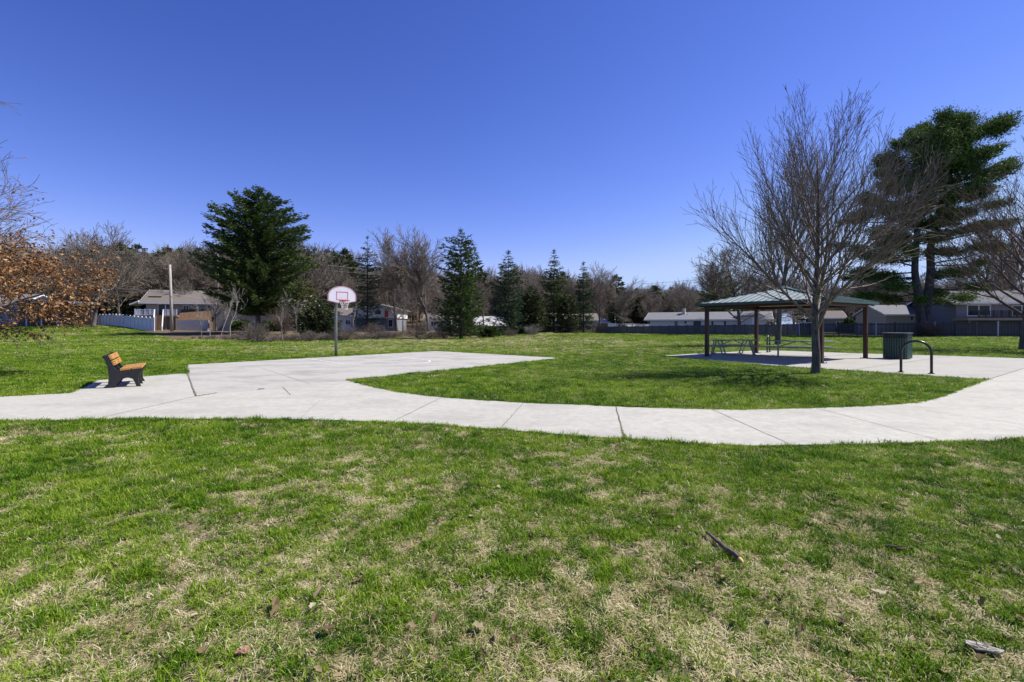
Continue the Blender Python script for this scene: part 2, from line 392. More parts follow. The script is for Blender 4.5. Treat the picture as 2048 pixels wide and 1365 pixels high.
# ------------------------------------------------------------------ concrete sheets
def concrete_mat(name, c1, c2, stain, amt):
    m, nt, b = new_mat(name); b.inputs['Roughness'].default_value = .85; b.inputs['Specular IOR Level'].default_value = .25
    geo = nt.nodes.new('ShaderNodeNewGeometry')
    def nz(s, d, st=None):
        mp = nt.nodes.new('ShaderNodeMapping'); nt.links.new(geo.outputs['Position'], mp.inputs[0])
        if st: mp.inputs['Scale'].default_value = st
        n = nt.nodes.new('ShaderNodeTexNoise'); n.inputs['Scale'].default_value = s; n.inputs['Detail'].default_value = d; n.inputs['Roughness'].default_value = .7
        nt.links.new(mp.outputs[0], n.inputs['Vector']); return n.outputs['Fac']
    r = nt.nodes.new('ShaderNodeValToRGB'); r.color_ramp.elements[0].position = .36; r.color_ramp.elements[1].position = .62
    r.color_ramp.elements[0].color = (*c1, 1); r.color_ramp.elements[1].color = (*c2, 1)
    ad = nt.nodes.new('ShaderNodeMath'); ad.operation = 'MULTIPLY_ADD'; ad.inputs[1].default_value = .55
    ml = nt.nodes.new('ShaderNodeMath'); ml.operation = 'MULTIPLY'; ml.inputs[1].default_value = .45
    nt.links.new(nz(7, 6), ml.inputs[0]); nt.links.new(nz(70, 5), ad.inputs[0]); nt.links.new(ml.outputs[0], ad.inputs[2]); nt.links.new(ad.outputs[0], r.inputs[0])
    r2 = nt.nodes.new('ShaderNodeValToRGB'); r2.color_ramp.elements[0].position = .46; r2.color_ramp.elements[1].position = .68
    r2.color_ramp.elements[0].color = (0, 0, 0, 1); r2.color_ramp.elements[1].color = (amt, amt, amt, 1)
    nt.links.new(nz(.55, 6, (1, 1.6, 1)), r2.inputs[0])
    x = nt.nodes.new('ShaderNodeMix'); x.data_type = 'RGBA'; nt.links.new(r2.outputs[0], x.inputs[0]); nt.links.new(r.outputs[0], x.inputs[6]); x.inputs[7].default_value = (*stain, 1)
    nt.links.new(x.outputs[2], b.inputs['Base Color'])
    return m
M['path'] = concrete_mat('path_concrete', (.305, .295, .250), (.46, .447, .388), (.285, .275, .238), .7)
M['court'] = concrete_mat('court_concrete', (.325, .312, .272), (.415, .40, .355), (.23, .221, .20), .85)
M['slab'] = concrete_mat('slab_concrete', (.30, .287, .25), (.38, .367, .325), (.255, .243, .213), .6)
M['joint'] = mat('joint_dirt', (.085, .075, .05), (.20, .18, .15), 2.5, .95)
def sheet(name, poly, m, z, parent=None):
    poly = [tuple(p) for p in poly]
    area = sum(poly[i][0] * poly[(i + 1) % len(poly)][1] - poly[(i + 1) % len(poly)][0] * poly[i][1] for i in range(len(poly)))
    if area < 0: poly = poly[::-1]
    z -= .012
    return MB().prism(poly, 2, z - .08, z).build(name, m, parent)
path = tag(sheet('path', PATH, M['path'], .034), kind='structure')
court = tag(sheet('court', COURT, M['court'], .030), kind='structure')
slab = tag(sheet('plaza', SLAB, M['slab'], .032), kind='structure')

def strip(mb, pts, w, z):
    pts = [np.asarray(p, float) for p in pts]; V = []
    for i, p in enumerate(pts):
        t = pts[min(i + 1, len(pts) - 1)] - pts[max(i - 1, 0)]; t = t / (np.linalg.norm(t) + 1e-9); n = np.array([-t[1], t[0]])
        ww = w if np.isscalar(w) else w[i]
        V += [(*(p - n * ww / 2), z), (*(p + n * ww / 2), z)]
    mb.add(V, [(2*i, 2*i+2, 2*i+3, 2*i+1) for i in range(len(pts) - 1)])
def seg(a, b_, n=14, jit=.008):
    a = g2(*a); b_ = g2(*b_); r = random.Random(int(a[0] * 1000))
    return [a + (b_ - a) * k / n + np.array([r.uniform(-jit, jit), r.uniform(-jit, jit)]) for k in range(n + 1)]
jm = MB()
for a, b_, w in [((1232,815.8),(1248,880.5),.022),((1424,821.9),(1581,893),.010),((1630,818.6),(1887,886.6),.010),((884,797.3),(784,847.5),.010),((1047,808.3),(1000,861.5),.010),
                 ((205,838),(392,795),.014),((1850,824),(2048,852),.008),((1955,786),(2040,796),.007),((296,762),(361,758),.014),((276,776),(359,769.6),.012),((1975,761.5),(2047.5,738.5),.022),
                 ((640,803),(600,841),.004)]:
    strip(jm, seg(a, b_), w, .027)
tag(jm.build('path_joint_lines', M['joint']), kind='structure')
jm = MB()
for a, b_, w in [((375,750),(392,795),.035),((392,795),(435,788),.04),((435,788),(560,780),.012),((515,781),(527,780),.05),((566,776.5),(581,792.5),.012),((524,738),(620,770),.010)]:
    strip(jm, seg(a, b_), w, .028)
tag(jm.build('court_joint_lines', M['joint']), kind='structure')
jm = MB()
for a, b_, w in [((1700,742),(1900,713.5),.02),((1480,727),(1719,708.3),.02),((1560,733.5),(1640,703.8),.02)]:
    strip(jm, seg(a, b_), w, .025)
tag(jm.build('plaza_joint_lines', M['joint']), kind='structure')
# painted key of the court
L1a, L1b, L2b, L2a = g2(608, 717.5), g2(690, 729.5), g2(850, 721), g2(762, 711.5)
mid = (L1b + L2b) / 2; ax = (L1b - L2b) / 2; pr = np.array([-ax[1], ax[0]]); pr = pr if pr[1] < 0 else -pr
km = MB(); strip(km, [L1a, L1b], .06, .024); strip(km, [L2a, L2b], .06, .024); strip(km, [L1b + (L2b - L1b) * k / 6 for k in range(7)], .05, .023)
strip(km, [mid + ax * math.cos(t) + pr * math.sin(t) for t in np.linspace(.03, math.pi - .03, 24)], .06, .025)
tag(km.build('court_markings', M['paint']), kind='structure')

# ------------------------------------------------------------------ grass: tufts set on points
def tuft(name, mname, n, r, h, w, lie, seed):
    q = np.random.default_rng(seed); V = []; Fq = []; Ft = []; off = 0
    for i in range(n):
        a = q.uniform(0, 2 * np.pi); rr = r * np.sqrt(q.uniform(0, 1)); p = np.array([rr * np.cos(a), rr * np.sin(a), -.004])
        hd = q.uniform(0, 2 * np.pi); d = np.array([np.cos(hd), np.sin(hd), 0]); L = h * q.uniform(.55, 1.25)
        ln = lie * q.uniform(.5, 1.3)
        pts = [p]; ang = min(ln * .6, 1.45)
        for k in range(3):
            st = np.array([d[0] * np.sin(ang), d[1] * np.sin(ang), np.cos(ang)]); pts.append(pts[-1] + st * L / 3); ang = min(ang + ln * .45, 1.75)
        pts = [np.array([x[0], x[1], max(x[2], -.004 + .002 * j)]) for j, x in enumerate(pts)]
        sd = np.array([-d[1], d[0], 0]) * w * q.uniform(.7, 1.2) / 2
        V += [pts[0] - sd, pts[0] + sd, pts[1] - sd * .95, pts[1] + sd * .95, pts[2] - sd * .65, pts[2] + sd * .65, pts[3]]
        Fq += [(off, off+1, off+3, off+2), (off+2, off+3, off+5, off+4)]; Ft += [(off+4, off+5, off+6)]; off += 7
    b = MB(); b.add(V, Fq + Ft); o = b.build(name, M[mname]); COL.objects.unlink(o); return o
TUFTS = bpy.data.collections.new('grass_tufts')
kinds = []
for i in range(6): kinds.append(tuft('grass_clump_%02d' % i, 'grass', 26, .045, .048, .0046, .8, 100 + i))
for i in range(6, 9): kinds.append(tuft('grass_clump_%02d' % i, 'grass', 34, .045, .066, .0048, .8, 100 + i))
for i in range(9, 14): kinds.append(tuft('grass_clump_%02d' % i, 'straw', 20, .055, .065, .0040, 2.0, 100 + i))
for i in range(14, 16): kinds.append(tuft('grass_clump_%02d' % i, 'grass', 40, .13, .055, .009, .9, 100 + i))
for i in range(16, 18): kinds.append(tuft('grass_clump_%02d' % i, 'straw', 34, .14, .05, .008, 1.7, 100 + i))
for o in kinds: TUFTS.objects.link(o)

def scatter(x0, x1, y0, y1, dens):
    n = rng.poisson((x1 - x0) * (y1 - y0) * dens); return rng.uniform(x0, x1, n), rng.uniform(y0, y1, n)
PX, PY, PK, PS = [], [], [], []
for y0, y1, dens, s0, big in [(.2, 1.5, 900, .95, 0), (1.5, 2.6, 1500, .80, 0), (2.6, 4, 1200, .85, 0), (4, 6, 800, .98, 0), (6, 9, 480, 1.2, 0), (9, 13, 250, 1.5, 0), (13, 20, 105, 1.0, 1), (20, 30, 46, 1.35, 1), (30, 42, 18, 1.9, 1), (42, 66, 6, 2.6, 1), (66, 98, 3.2, 3.4, 1)]:
    t = 1.16
    x, y = scatter(-y1 * t - 3, y1 * t + 3, y0, y1, dens)
    k = (np.abs(x) < y * t + 3)
    x, y = x[k], y[k]
    jx, jy = rng.normal(0, .012, len(x)), rng.normal(0, .012, len(x))
    k = ~concrete(x + jx, y + jy) & (y < edge_depth(x, y) + 1); x, y = x[k], y[k]
    s = straw_f(x, y); d = dirt_f(x, y)
    keep = rng.uniform(size=len(x)) > d * .85
    x, y, s = x[keep], y[keep], s[keep]
    is_straw = rng.uniform(size=len(x)) < .22 + .42 * s
    keep = ~(is_straw & (rng.uniform(size=len(x)) < .25)) & ~(~is_straw & (rng.uniform(size=len(x)) < .30 * s)); x, y, is_straw = x[keep], y[keep], is_straw[keep]
    lush = fbm(x * 3.4, y * 3.4, 91)
    if big: kk = np.where(is_straw, rng.integers(16, 18, len(x)), rng.integers(14, 16, len(x)))
    else: kk = np.where(is_straw, rng.integers(9, 14, len(x)), np.where((lush > .60) & (rng.uniform(size=len(x)) < .45), rng.integers(6, 9, len(x)), rng.integers(0, 6, len(x))))
    PX.append(x); PY.append(y); PK.append(kk); PS.append(s0 * rng.uniform(.7, 1.3, len(x)) * (.9 + .25 * lush))
# turf fringe hanging over the edges of the concrete
def fringe(poly, dens):
    poly = [np.asarray(p) for p in poly]
    for a, b_ in zip(poly, poly[1:] + poly[:1]):
        dm = max(2., (np.hypot(*a) + np.hypot(*b_)) / 2)
        if dm > 30 or a[1] < 1 or b_[1] < 1: continue
        L = np.hypot(*(b_ - a)); n_ = rng.poisson(L * dens * min(1, 9 / dm) ** .7); t = rng.uniform(0, 1, n_); p = a + (b_ - a) * t[:, None] + rng.normal(0, .012, (n_, 2))
        nn = np.array([-(b_ - a)[1], (b_ - a)[0]]) / (L + 1e-6)
        o = p + nn * .04; out = ~concrete(o[:, 0], o[:, 1]); o2 = p - nn * .04; out2 = ~concrete(o2[:, 0], o2[:, 1])
        q_ = np.where(out[:, None], p + nn * .022, p - nn * .022)[out | out2]
        PX.append(q_[:, 0]); PY.append(q_[:, 1]); PK.append(rng.integers(0, 6, len(q_))); PS.append(rng.uniform(.6, 1.25, len(q_)) * (1 + .04 * dm))
for pl_ in (PATH, COURT, SLAB): fringe(pl_, 55)
# weeds standing in the cracks of the concrete
for a, b_, n in [((1243,862),(1249,880),14), ((1246,868),(1250,876),10), ((394,795),(436,788),26), ((515,781),(527,780),10), ((388,785),(392,794),10), ((375,749),(380,762),8), ((690,762),(700,764),8)]:
    A, B = g2(*a), g2(*b_); t = rng.uniform(0, 1, n)
    PX.append(A[0] + (B[0] - A[0]) * t + rng.normal(0, .012, n)); PY.append(A[1] + (B[1] - A[1]) * t + rng.normal(0, .012, n)); PK.append(rng.integers(0, 6, n)); PS.append(rng.uniform(.25, .6, n))
PX = np.concatenate(PX); PY = np.concatenate(PY); PK = np.concatenate(PK); PS = np.concatenate(PS)
def ground_z(x, y):
    i = np.clip(np.searchsorted(gx, x) - 1, 0, nx - 2); j = np.clip(np.searchsorted(gy, y) - 1, 0, ny - 2)
    fx = (x - gx[i]) / (gx[i + 1] - gx[i]); fy = (y - gy[j]) / (gy[j + 1] - gy[j])
    return (GZ[j, i] * (1 - fx) + GZ[j, i + 1] * fx) * (1 - fy) + (GZ[j + 1, i] * (1 - fx) + GZ[j + 1, i + 1] * fx) * fy
PZ = np.where(concrete(PX, PY), .022, ground_z(PX, PY))
TINT = np.clip(.5 + (fbm(PX * 2.2, PY * 2.2, 41) - .5) * 1.3 + (fbm(PX * .3, PY * .3, 43) - .5) * .8 + rng.normal(0, .27, len(PX)) + .12 * ss(18, 30, PY), 0, 1)
print('grass tufts', len(PX))

def instancer(name, pts, coll, rot, scl, kind, extra=None):
    me = bpy.data.meshes.new(name); me.vertices.add(len(pts)); me.vertices.foreach_set('co', np.asarray(pts, np.float32).ravel())
    def attr(n, t, d, f='value'):
        a = me.attributes.new(n, t, 'POINT'); a.data.foreach_set(f, np.ascontiguousarray(d).ravel())
    attr('turn', 'FLOAT_VECTOR', rot.astype(np.float32), 'vector'); attr('size', 'FLOAT_VECTOR', scl.astype(np.float32), 'vector'); attr('sort', 'INT', kind.astype(np.int32))
    if extra is not None: attr('tint', 'FLOAT', extra.astype(np.float32))
    o = bpy.data.objects.new(name, me); COL.objects.link(o)
    ng = bpy.data.node_groups.new(name, 'GeometryNodeTree')
    ng.interface.new_socket('Geometry', in_out='INPUT', socket_type='NodeSocketGeometry'); ng.interface.new_socket('Geometry', in_out='OUTPUT', socket_type='NodeSocketGeometry')
    N = ng.nodes.new; gi = N('NodeGroupInput'); go = N('NodeGroupOutput'); ip = N('GeometryNodeInstanceOnPoints'); ci = N('GeometryNodeCollectionInfo')
    ci.inputs['Collection'].default_value = coll; ci.inputs['Separate Children'].default_value = True; ci.inputs['Reset Children'].default_value = True
    ip.inputs['Pick Instance'].default_value = True
    def na(n, t):
        x = N('GeometryNodeInputNamedAttribute'); x.data_type = t; x.inputs['Name'].default_value = n; return [s for s in x.outputs if s.enabled and s.name == 'Attribute'][0]
    L = ng.links.new
    L(gi.outputs[0], ip.inputs['Points']); L(ci.outputs[0], ip.inputs['Instance']); L(na('sort', 'INT'), ip.inputs['Instance Index'])
    e2r = N('FunctionNodeEulerToRotation'); L(na('turn', 'FLOAT_VECTOR'), e2r.inputs[0]); L(e2r.outputs[0], ip.inputs['Rotation'])
    L(na('size', 'FLOAT_VECTOR'), ip.inputs['Scale']); L(ip.outputs[0], go.inputs[0])
    md = o.modifiers.new('tufts', 'NODES'); md.node_group = ng
    return o
n = len(PX)
rot = np.stack([rng.normal(0, .12, n), rng.normal(0, .12, n), rng.uniform(0, 6.283, n)], -1)
gr = instancer('grass', np.stack([PX, PY, PZ], -1), TUFTS, rot, np.stack([PS, PS, PS * rng.uniform(.75, 1.2, n)], -1), PK, TINT)
tag(gr, 'short spring lawn grass mixed with dry straw patches', 'grass', kind='stuff')

# fallen leaves on the lawn
lx, ly = [], []
for cx, cy, n_, sd in [(-1.2, 2.35, 26, .45), (2.6, 2.4, 26, .7), (.3, 2.3, 14, .8), (1.6, 3.2, 20, 1.0), (-3, 3.4, 14, 1.4), (3.2, 4.0, 18, 1.2), (0, 4.2, 30, 2.6), (5, 12, 30, 5), (0, 22, 60, 10)]:
    lx.append(rng.normal(cx, sd, n_)); ly.append(np.abs(rng.normal(cy, sd * .5, n_)))
lx = np.concatenate(lx); ly = np.concatenate(ly); k = (ly > 1.6) & ~concrete(lx, ly); lx, ly = lx[k], ly[k]
n = len(lx); bs = np.stack([lx, ly, ground_z(lx, ly) + rng.uniform(.018, .05, n)], -1); d = rng.normal(size=(n, 3)); d[:, 2] *= .25
lb = MB()
for i in range(n):
    L_ = rng.uniform(.03, .07) * (1.3 if ly[i] > 8 else 1); W_ = L_ * rng.uniform(.45, .8); a_ = rng.uniform(0, 6.28); tl = rng.normal(0, .35); cu = rng.uniform(.1, .9)
    o_ = [(-.5, 0), (-.2, .42), (.05, .3), (.25, .5), (.5, .05), (.22, -.45), (0, -.28), (-.25, -.5)]
    pv = [(x_ * L_ + rng.normal(0, .08) * L_, y_ * W_ + rng.normal(0, .08) * W_, cu * abs(y_) * W_ + tl * x_ * L_) for x_, y_ in o_] + [(0, 0, 0)]
    ca_, sa_ = math.cos(a_), math.sin(a_)
    lb.add(np.array([(bs[i][0] + x_ * ca_ - y_ * sa_, bs[i][1] + x_ * sa_ + y_ * ca_, bs[i][2] + z_) for x_, y_, z_ in pv]), [(k_, (k_ + 1) % 8, 8) for k_ in range(8)])
tag(lb.build('fallen_leaves', M['litter_leaf']), 'scattered dry leaves lying on the lawn', 'leaves', kind='stuff')

# ================================================================== park objects
def arc(c, r, a0, a1, n, ax1, ax2):
    c = np.array(c, float); ax1 = np.array(ax1, float); ax2 = np.array(ax2, float)
    return [c + r * (math.cos(a) * ax1 + math.sin(a) * ax2) for a in np.linspace(a0, a1, n)]
FL = .022                                     # top of the concrete

# ---- bench: local x = facing direction, y = along the bench, three moulded supports
def make_bench():
    b = empty('park_bench', (-9.93, 12.07, FL), math.atan2(.57, .82), 'black park bench with orange plank seat and back on its concrete pad', 'bench')
    prof = [(-.30, 0), (-.14, 0), (-.09, .10), (.0, .20), (.10, .235), (.20, .19), (.245, .09), (.27, .0), (.36, 0), (.345, .03), (.315, .10), (.305, .22), (.335, .33), (.40, .425), (.385, .445), (-.03, .395), (-.11, .42), (-.165, .50),
            (-.20, .62), (-.265, .765), (-.31, .80), (-.36, .785), (-.375, .74), (-.33, .69), (-.285, .55), (-.265, .40), (-.255, .25), (-.265, .12)]
    for y in (-.66, 0, .66):
        MB().prism(prof, 1, y - .055, y + .055, Matrix.Identity(4)).build('support', M['black'], b)
    def plank(x0, z0, x1, z1, name, t=.05):
        m = MB(); m.bar((x0, -.72, z0), (x0, .72, z0), 1, 1) if 0 else None
        d = Vector((x1 - x0, 0, z1 - z0)); n = Vector((-d.z, 0, d.x)).normalized() * t
        pts = [(x0, z0), (x1, z1), (x1 + n.x, z1 + n.z), (x0 + n.x, z0 + n.z)]
        o = MB().prism(pts, 1, -.72, .72).build(name, M['bench_wood'], b)
        bv = o.modifiers.new('round', 'BEVEL'); bv.width = .008; bv.segments = 2
    plank(-.045, .402, .155, .424, 'seat_plank'); plank(.175, .427, .385, .449, 'seat_plank')
    plank(-.212, .65, -.170, .535, 'back_plank', .05); plank(-.272, .79, -.222, .672, 'back_plank', .05)
    for y in (-.66, 0, .66):
        for (x, z), n in (((-.005, .406), (-.1, 1)), ((.115, .418), (-.1, 1)), ((.215, .431), (-.1, 1)), ((.345, .444), (-.1, 1))):
            MB().tube([(x, y, z + .045), (x, y, z + .058)], .011, 8).build('bolt', M['black'], b)
        for x, z in ((-.185, .575), (-.20, .625), (-.243, .70), (-.262, .755)): MB().tube([(x + .045, y, z + .012), (x + .062, y, z + .018)], .011, 8).build('bolt', M['black'], b)
    o = MB().bar((-.30, -.70, .60), (-.30, .70, .60), .03, .06).build('back_rail', M['black'], b)
make_bench()

# ---- basketball hoop
def make_hoop():
    base = G(672, 713.5); fa = Vector((.60, -.80, 0)).normalized()
    h = empty('basketball_hoop', base, math.atan2(fa.y, fa.x), 'basketball hoop with fan-shaped white backboard on a grey gooseneck pole', 'hoop')   # local x = facing
    dist = base.y; s = 1.0
    zt = hz(573, dist - .75); zb = hz(607.5, dist - .75); ext = .98
    pts = [(0, 0, 0), (0, 0, zb - .55), (.02, 0, zb - .35)] + [tuple(p) for p in arc((.45, 0, zb - .25), .42, math.pi, math.pi / 2, 9, (1, 0, 0), (0, 0, 1))] + [(ext - .10, 0, zb + .19)]
    MB().tube(pts, [.062] * 3 + [.058] * (len(pts) - 3), 14).build('pole', M['hoop_pole'], h, True)
    a = MB(); a.bar((.5, .05, zb + .17), (ext - .03, .22, zb + .45), .035, .035); a.bar((.5, -.05, zb + .17), (ext - .03, -.22, zb + .45), .035, .035); a.box((ext - .06, -.26, zb + .10), (ext - .03, .26, zb + .20))
    a.build('bracket', M['hoop_pole'], h)
    W = .655; H = zt - zb
    out = [(-W, .11), (-.16, .005), (.16, .005), (W, .11), (W, .33)] + [(W * math.cos(t), .33 + (H - .33) * math.sin(t)) for t in np.linspace(.06, math.pi - .06, 22)] + [(-W, .33)]
    out = [(p[0], p[1] + zb) for p in out]
    bd = MB().prism(out, 0, ext - .03, ext).build('backboard', M['board'], h)
    # red border and shooter's square, thin raised paint
    cx, cz = 0, zb + .36
    inn = [(cx + (p[0] - cx) * .935, cz + (p[1] - cz) * .925) for p in out]; out2 = [(cx + (p[0] - cx) * .98, cz + (p[1] - cz) * .98) for p in out]
    n = len(out); v = [(ext + .003, *p) for p in out2] + [(ext + .003, *p) for p in inn]
    MB().add(np.array(v), [(i, (i + 1) % n, n + (i + 1) % n, n + i) for i in range(n)]).build('border_line', M['board_line'], bd)
    q = MB()
    for y0, y1, z0, z1 in [(-.275, .275, .52, .555), (-.275, -.24, .155, .52), (.24, .275, .155, .52), (-.24, .24, .155, .185)]:
        q.box((ext + .001, y0, zb + z0), (ext + .005, y1, zb + z1))
    q.build('target_square', M['board_line'], bd)
    rz = zb + .12; rc = (ext + .36, 0, rz)
    rm = MB(); rm.tube(arc(rc, .225, 0, 2 * math.pi, 29, (1, 0, 0), (0, 1, 0)), .012, 8, False)
    rm.prism([(-.10, 0), (.10, 0), (.10, .12), (-.10, .12)], 0, ext + .006, ext + .03, Matrix.Translation((0, 0, rz - .10)))
    rm.bar((ext + .02, .08, rz - .01), (ext + .18, .17, rz), .03, .02); rm.bar((ext + .02, -.08, rz - .01), (ext + .18, -.17, rz), .03, .02); rm.box((ext + .02, -.10, rz - .012), (ext + .16, .10, rz + .008))
    rm.build('rim', M['rim'], h, True)
    nt_ = MB(); k = 12
    for lev in range(4):
        r0 = [.222, .185, .15, .125, .118][lev]; r1 = [.222, .185, .15, .125, .118][lev + 1]; z0 = rz - .02 - .105 * lev; z1 = z0 - .105
        for i in range(k):
            a0 = 2 * math.pi * (i + .5 * (lev % 2)) / k
            for sgn in (-.5, .5):
                a1 = a0 + sgn * 2 * math.pi / k
                nt_.tube([(rc[0] + r0 * math.cos(a0), r0 * math.sin(a0), z0), (rc[0] + r1 * math.cos(a1), r1 * math.sin(a1), z1)], .007, 4, False)
    nt_.build('net', M['net'], h)
make_hoop()

# ---- picnic pavilion
PC = Vector((12.78, 22.1, FL)); PA = math.atan2(2.7, 3.8)
def make_pavilion():
    p = empty('picnic_pavilion', PC, PA, 'square picnic pavilion with green standing seam roof on four red-brown posts', 'pavilion')
    hx, hy = 2.33, 2.48; ox, oy = 2.68, 2.86; ze, za = 2.53, 3.27
    for sx in (-1, 1):
        for sy in (-1, 1):
            q = MB().box((sx * hx - .075, sy * hy - .075, .012), (sx * hx + .075, sy * hy + .075, ze - .02)).build('post', M['post_brown'], p)
            m = MB().box((sx * hx - .17, sy * hy - .17, .0), (sx * hx + .17, sy * hy + .17, .012))
            for a in (-1, 1):
                for b_ in (-1, 1): m.tube([(sx * hx + a * .135, sy * hy + b_ * .135, .012), (sx * hx + a * .135, sy * hy + b_ * .135, .05)], .014, 6)
            m.build('base_plate', M['post_brown'], q)
    # beams between the posts and hip rafters
    m = MB()
    for s in (-1, 1):
        m.box((-hx - .35, s * hy - .07, ze - .015), (hx + .35, s * hy + .07, ze + .13)) if 0 else None
    fr = MB()
    for s in (-1, 1):
        fr.box((-hx + .076, s * hy - .07, ze - .20), (hx - .076, s * hy + .07, ze - .03)); fr.box((s * hx - .07, -hy + .076, ze - .19), (s * hx + .07, hy - .076, ze - .04))
    fr.build('beam', M['post_brown'], p)
    for sx in (-1, 1):
        for sy in (-1, 1):
            MB().bar((sx * (ox - .12), sy * (oy - .12), ze - .075), (sx * .1, sy * .1, za - .20), .10, .16).build('hip_rafter', M['post_brown'], p)
    # roof: four slopes, each with its seams
    corners = [(-ox, -oy), (ox, -oy), (ox, oy), (-ox, oy)]
    rf = MB(); un = MB(); sm = MB()
    for i in range(4):
        a = Vector((*corners[i], ze)); b_ = Vector((*corners[(i + 1) % 4], ze)); ap = Vector((0, 0, za))
        t = .035
        rf.add(np.array([a, b_, ap]) , [(0, 1, 2)])
        un.add(np.array([a - Vector((0, 0, t)), b_ - Vector((0, 0, t)), ap - Vector((0, 0, t))]), [(2, 1, 0)])
        L = (b_ - a).length; e = (b_ - a) / L; md = (a + b_) / 2; upv = (ap - md); n_ = int(L / .30)
        for k in range(1, n_):
            s_ = L * k / n_; st = a + e * s_; fr_ = 1 - abs(2 * s_ / L - 1)
            en = st + upv * fr_; nrm = e.cross(upv).normalized() * .018
            sm.bar(st + nrm, en + nrm, .034, .045, up=nrm)
    rf.build('roof', M['roof_metal'], p)
    r_ = [o for o in p.children if o.name.startswith('roof')][0]
    un.build('soffit', M['soffit'], p)
    sm.build('seam_ribs', M['rib'], r_)
    hp = MB()
    for c in corners: hp.bar((c[0], c[1], ze + .035), (0, 0, za + .035), .11, .035)
    hp.build('hip_cap', M['green_trim'], r_)
    cp = MB(); cp.add(np.array([(-.34, -.34, za - .075), (.34, -.34, za - .075), (.34, .34, za - .075), (-.34, .34, za - .075), (-.34, -.34, za - .05), (.34, -.34, za - .05), (.34, .34, za - .05), (-.34, .34, za - .05), (0, 0, za + .10)]),
        [(0, 1, 5, 4), (1, 2, 6, 5), (2, 3, 7, 6), (3, 0, 4, 7), (4, 5, 8), (5, 6, 8), (6, 7, 8), (7, 4, 8)]); cp.build('ridge_cap', M['green_trim'], r_)
    fa = MB(); fw = .012
    fa.box((-ox - fw, -oy - fw - .02, ze - .10), (ox + fw, -oy - fw, ze + .025)); fa.box((-ox - fw, oy + fw, ze - .10), (ox + fw, oy + fw + .02, ze + .025))
    fa.box((-ox - fw - .02, -oy - fw, ze - .098), (-ox - fw, oy + fw, ze + .023)); fa.box((ox + fw, -oy - fw, ze - .098), (ox + fw + .02, oy + fw, ze + .023))
    fa.build('fascia', M['green_trim'], p)
make_pavilion()

# ---- picnic tables (local x along the table)
def make_table(x, y, yaw, kind, label, L=1.22):
    t = empty('picnic_table', (x, y, FL), yaw, label, 'picnic table', 'picnic tables under the pavilion')
    m = MB()
    for k in range(3): m.box((-L, -.375 + k * .253, .715), (L, -.375 + k * .253 + .244, .755))
    m.build('table_top', M['table_grey'], t)
    for s in (-1, 1):
        m = MB(); m.box((-L, s * .68 - .135, .42), (L, s * .68 - .004, .46)); m.box((-L, s * .68 + .004, .42), (L, s * .68 + .135, .46)); m.build('bench_seat', M['table_grey'], t)
    for s in (-1, 1):
        X = s * L * .60; m = MB()
        if kind == 'straight':
            for q in (-1, 1):
                m.tube([(X, q * .28, .69), (X, q * .66, .0)], .036, 10); m.tube([(X + s * .16, q * .20, .69), (X + s * .12, q * .58, .0)], .033, 10)
                m.tube([(X, q * .80, .405), (X, -q * .0, .405)], .024, 8); m.tube([(X - .09, q * .66, .014), (X + .16, q * .58, .014)], .024, 8)
            m.box((X - .03, -.36, .685), (X + .19, .36, .713))
        else:
            for q in (-1, 1):
                pts = [(X, q * .05, .69), (X, q * .22, .69), (X, q * .34, .60), (X, q * .36, .44), (X, q * .42, .28), (X, q * .52, .14), (X, q * .60, .03), (X, q * .68, .025), (X, q * .78, .07), (X, q * .80, .20), (X, q * .78, .33), (X, q * .74, .40)]
                m.tube(spline(pts, 4), .038, 10); m.tube([(X, q * .36, .40), (X, q * .80, .40)], .022, 8)
            m.box((X - .05, -.36, .69), (X + .05, .36, .713))
        m.build('leg_frame', M['galv'], t, False)
        MB().tube([(X - s * .03, 0, .44), (s * .12, 0, .70)], .024, 8).build('brace', M['galv'], t)
    return t
make_table(11.5, 24.5, R(4), 'straight', 'picnic table with straight splayed pipe legs beside the outer pavilion post')
make_table(13.92, 22.85, R(-30), 'curved', 'picnic table with curved pipe legs half hidden behind the young maple trunk', 1.42)

# ---- bike racks: inverted U pipes
def make_rack(x, y, yaw, w, h, label):
    t = empty('bike_rack', (x, y, FL), yaw, label, 'bike rack', 'hoop bike racks')
    r = w / 2
    pts = [(-r, 0, .01)] + [(-r, 0, z) for z in np.linspace(.2, h - r, 4)] + [tuple(p) for p in arc((0, 0, h - r), r, math.pi, 0, 19, (1, 0, 0), (0, 0, 1))][1:-1] + [(r, 0, z) for z in np.linspace(h - r, .2, 4)] + [(r, 0, .01)]
    MB().tube(pts, .037, 14).build('hoop', M['black_metal'], t, True)
    for s in (-1, 1):
        m = MB().tube(arc((s * r, 0, 0), .0, 0, 0, 2, (1, 0, 0), (0, 1, 0)) if 0 else [(s * r, 0, 0), (s * r, 0, .012)], .085, 18)
        for a in (.8, 2.4, 3.9, 5.5): m.tube([(s * r + .062 * math.cos(a), .062 * math.sin(a), .012), (s * r + .062 * math.cos(a), .062 * math.sin(a), .028)], .009, 6)
        m.build('base_flange', M['black_metal'], t)
a_, b_ = G(1802, 746), G(1863, 749.3)
make_rack((a_.x + b_.x) / 2, (a_.y + b_.y) / 2, math.atan2(b_.y - a_.y, b_.x - a_.x), (b_ - a_).length, hz(682.5, 15) - FL, 'black hoop bike rack standing in front of the green litter bin')
make_rack(14.35, 26.3, R(50), .62, .92, 'black hoop bike rack behind the picnic tables in the pavilion')

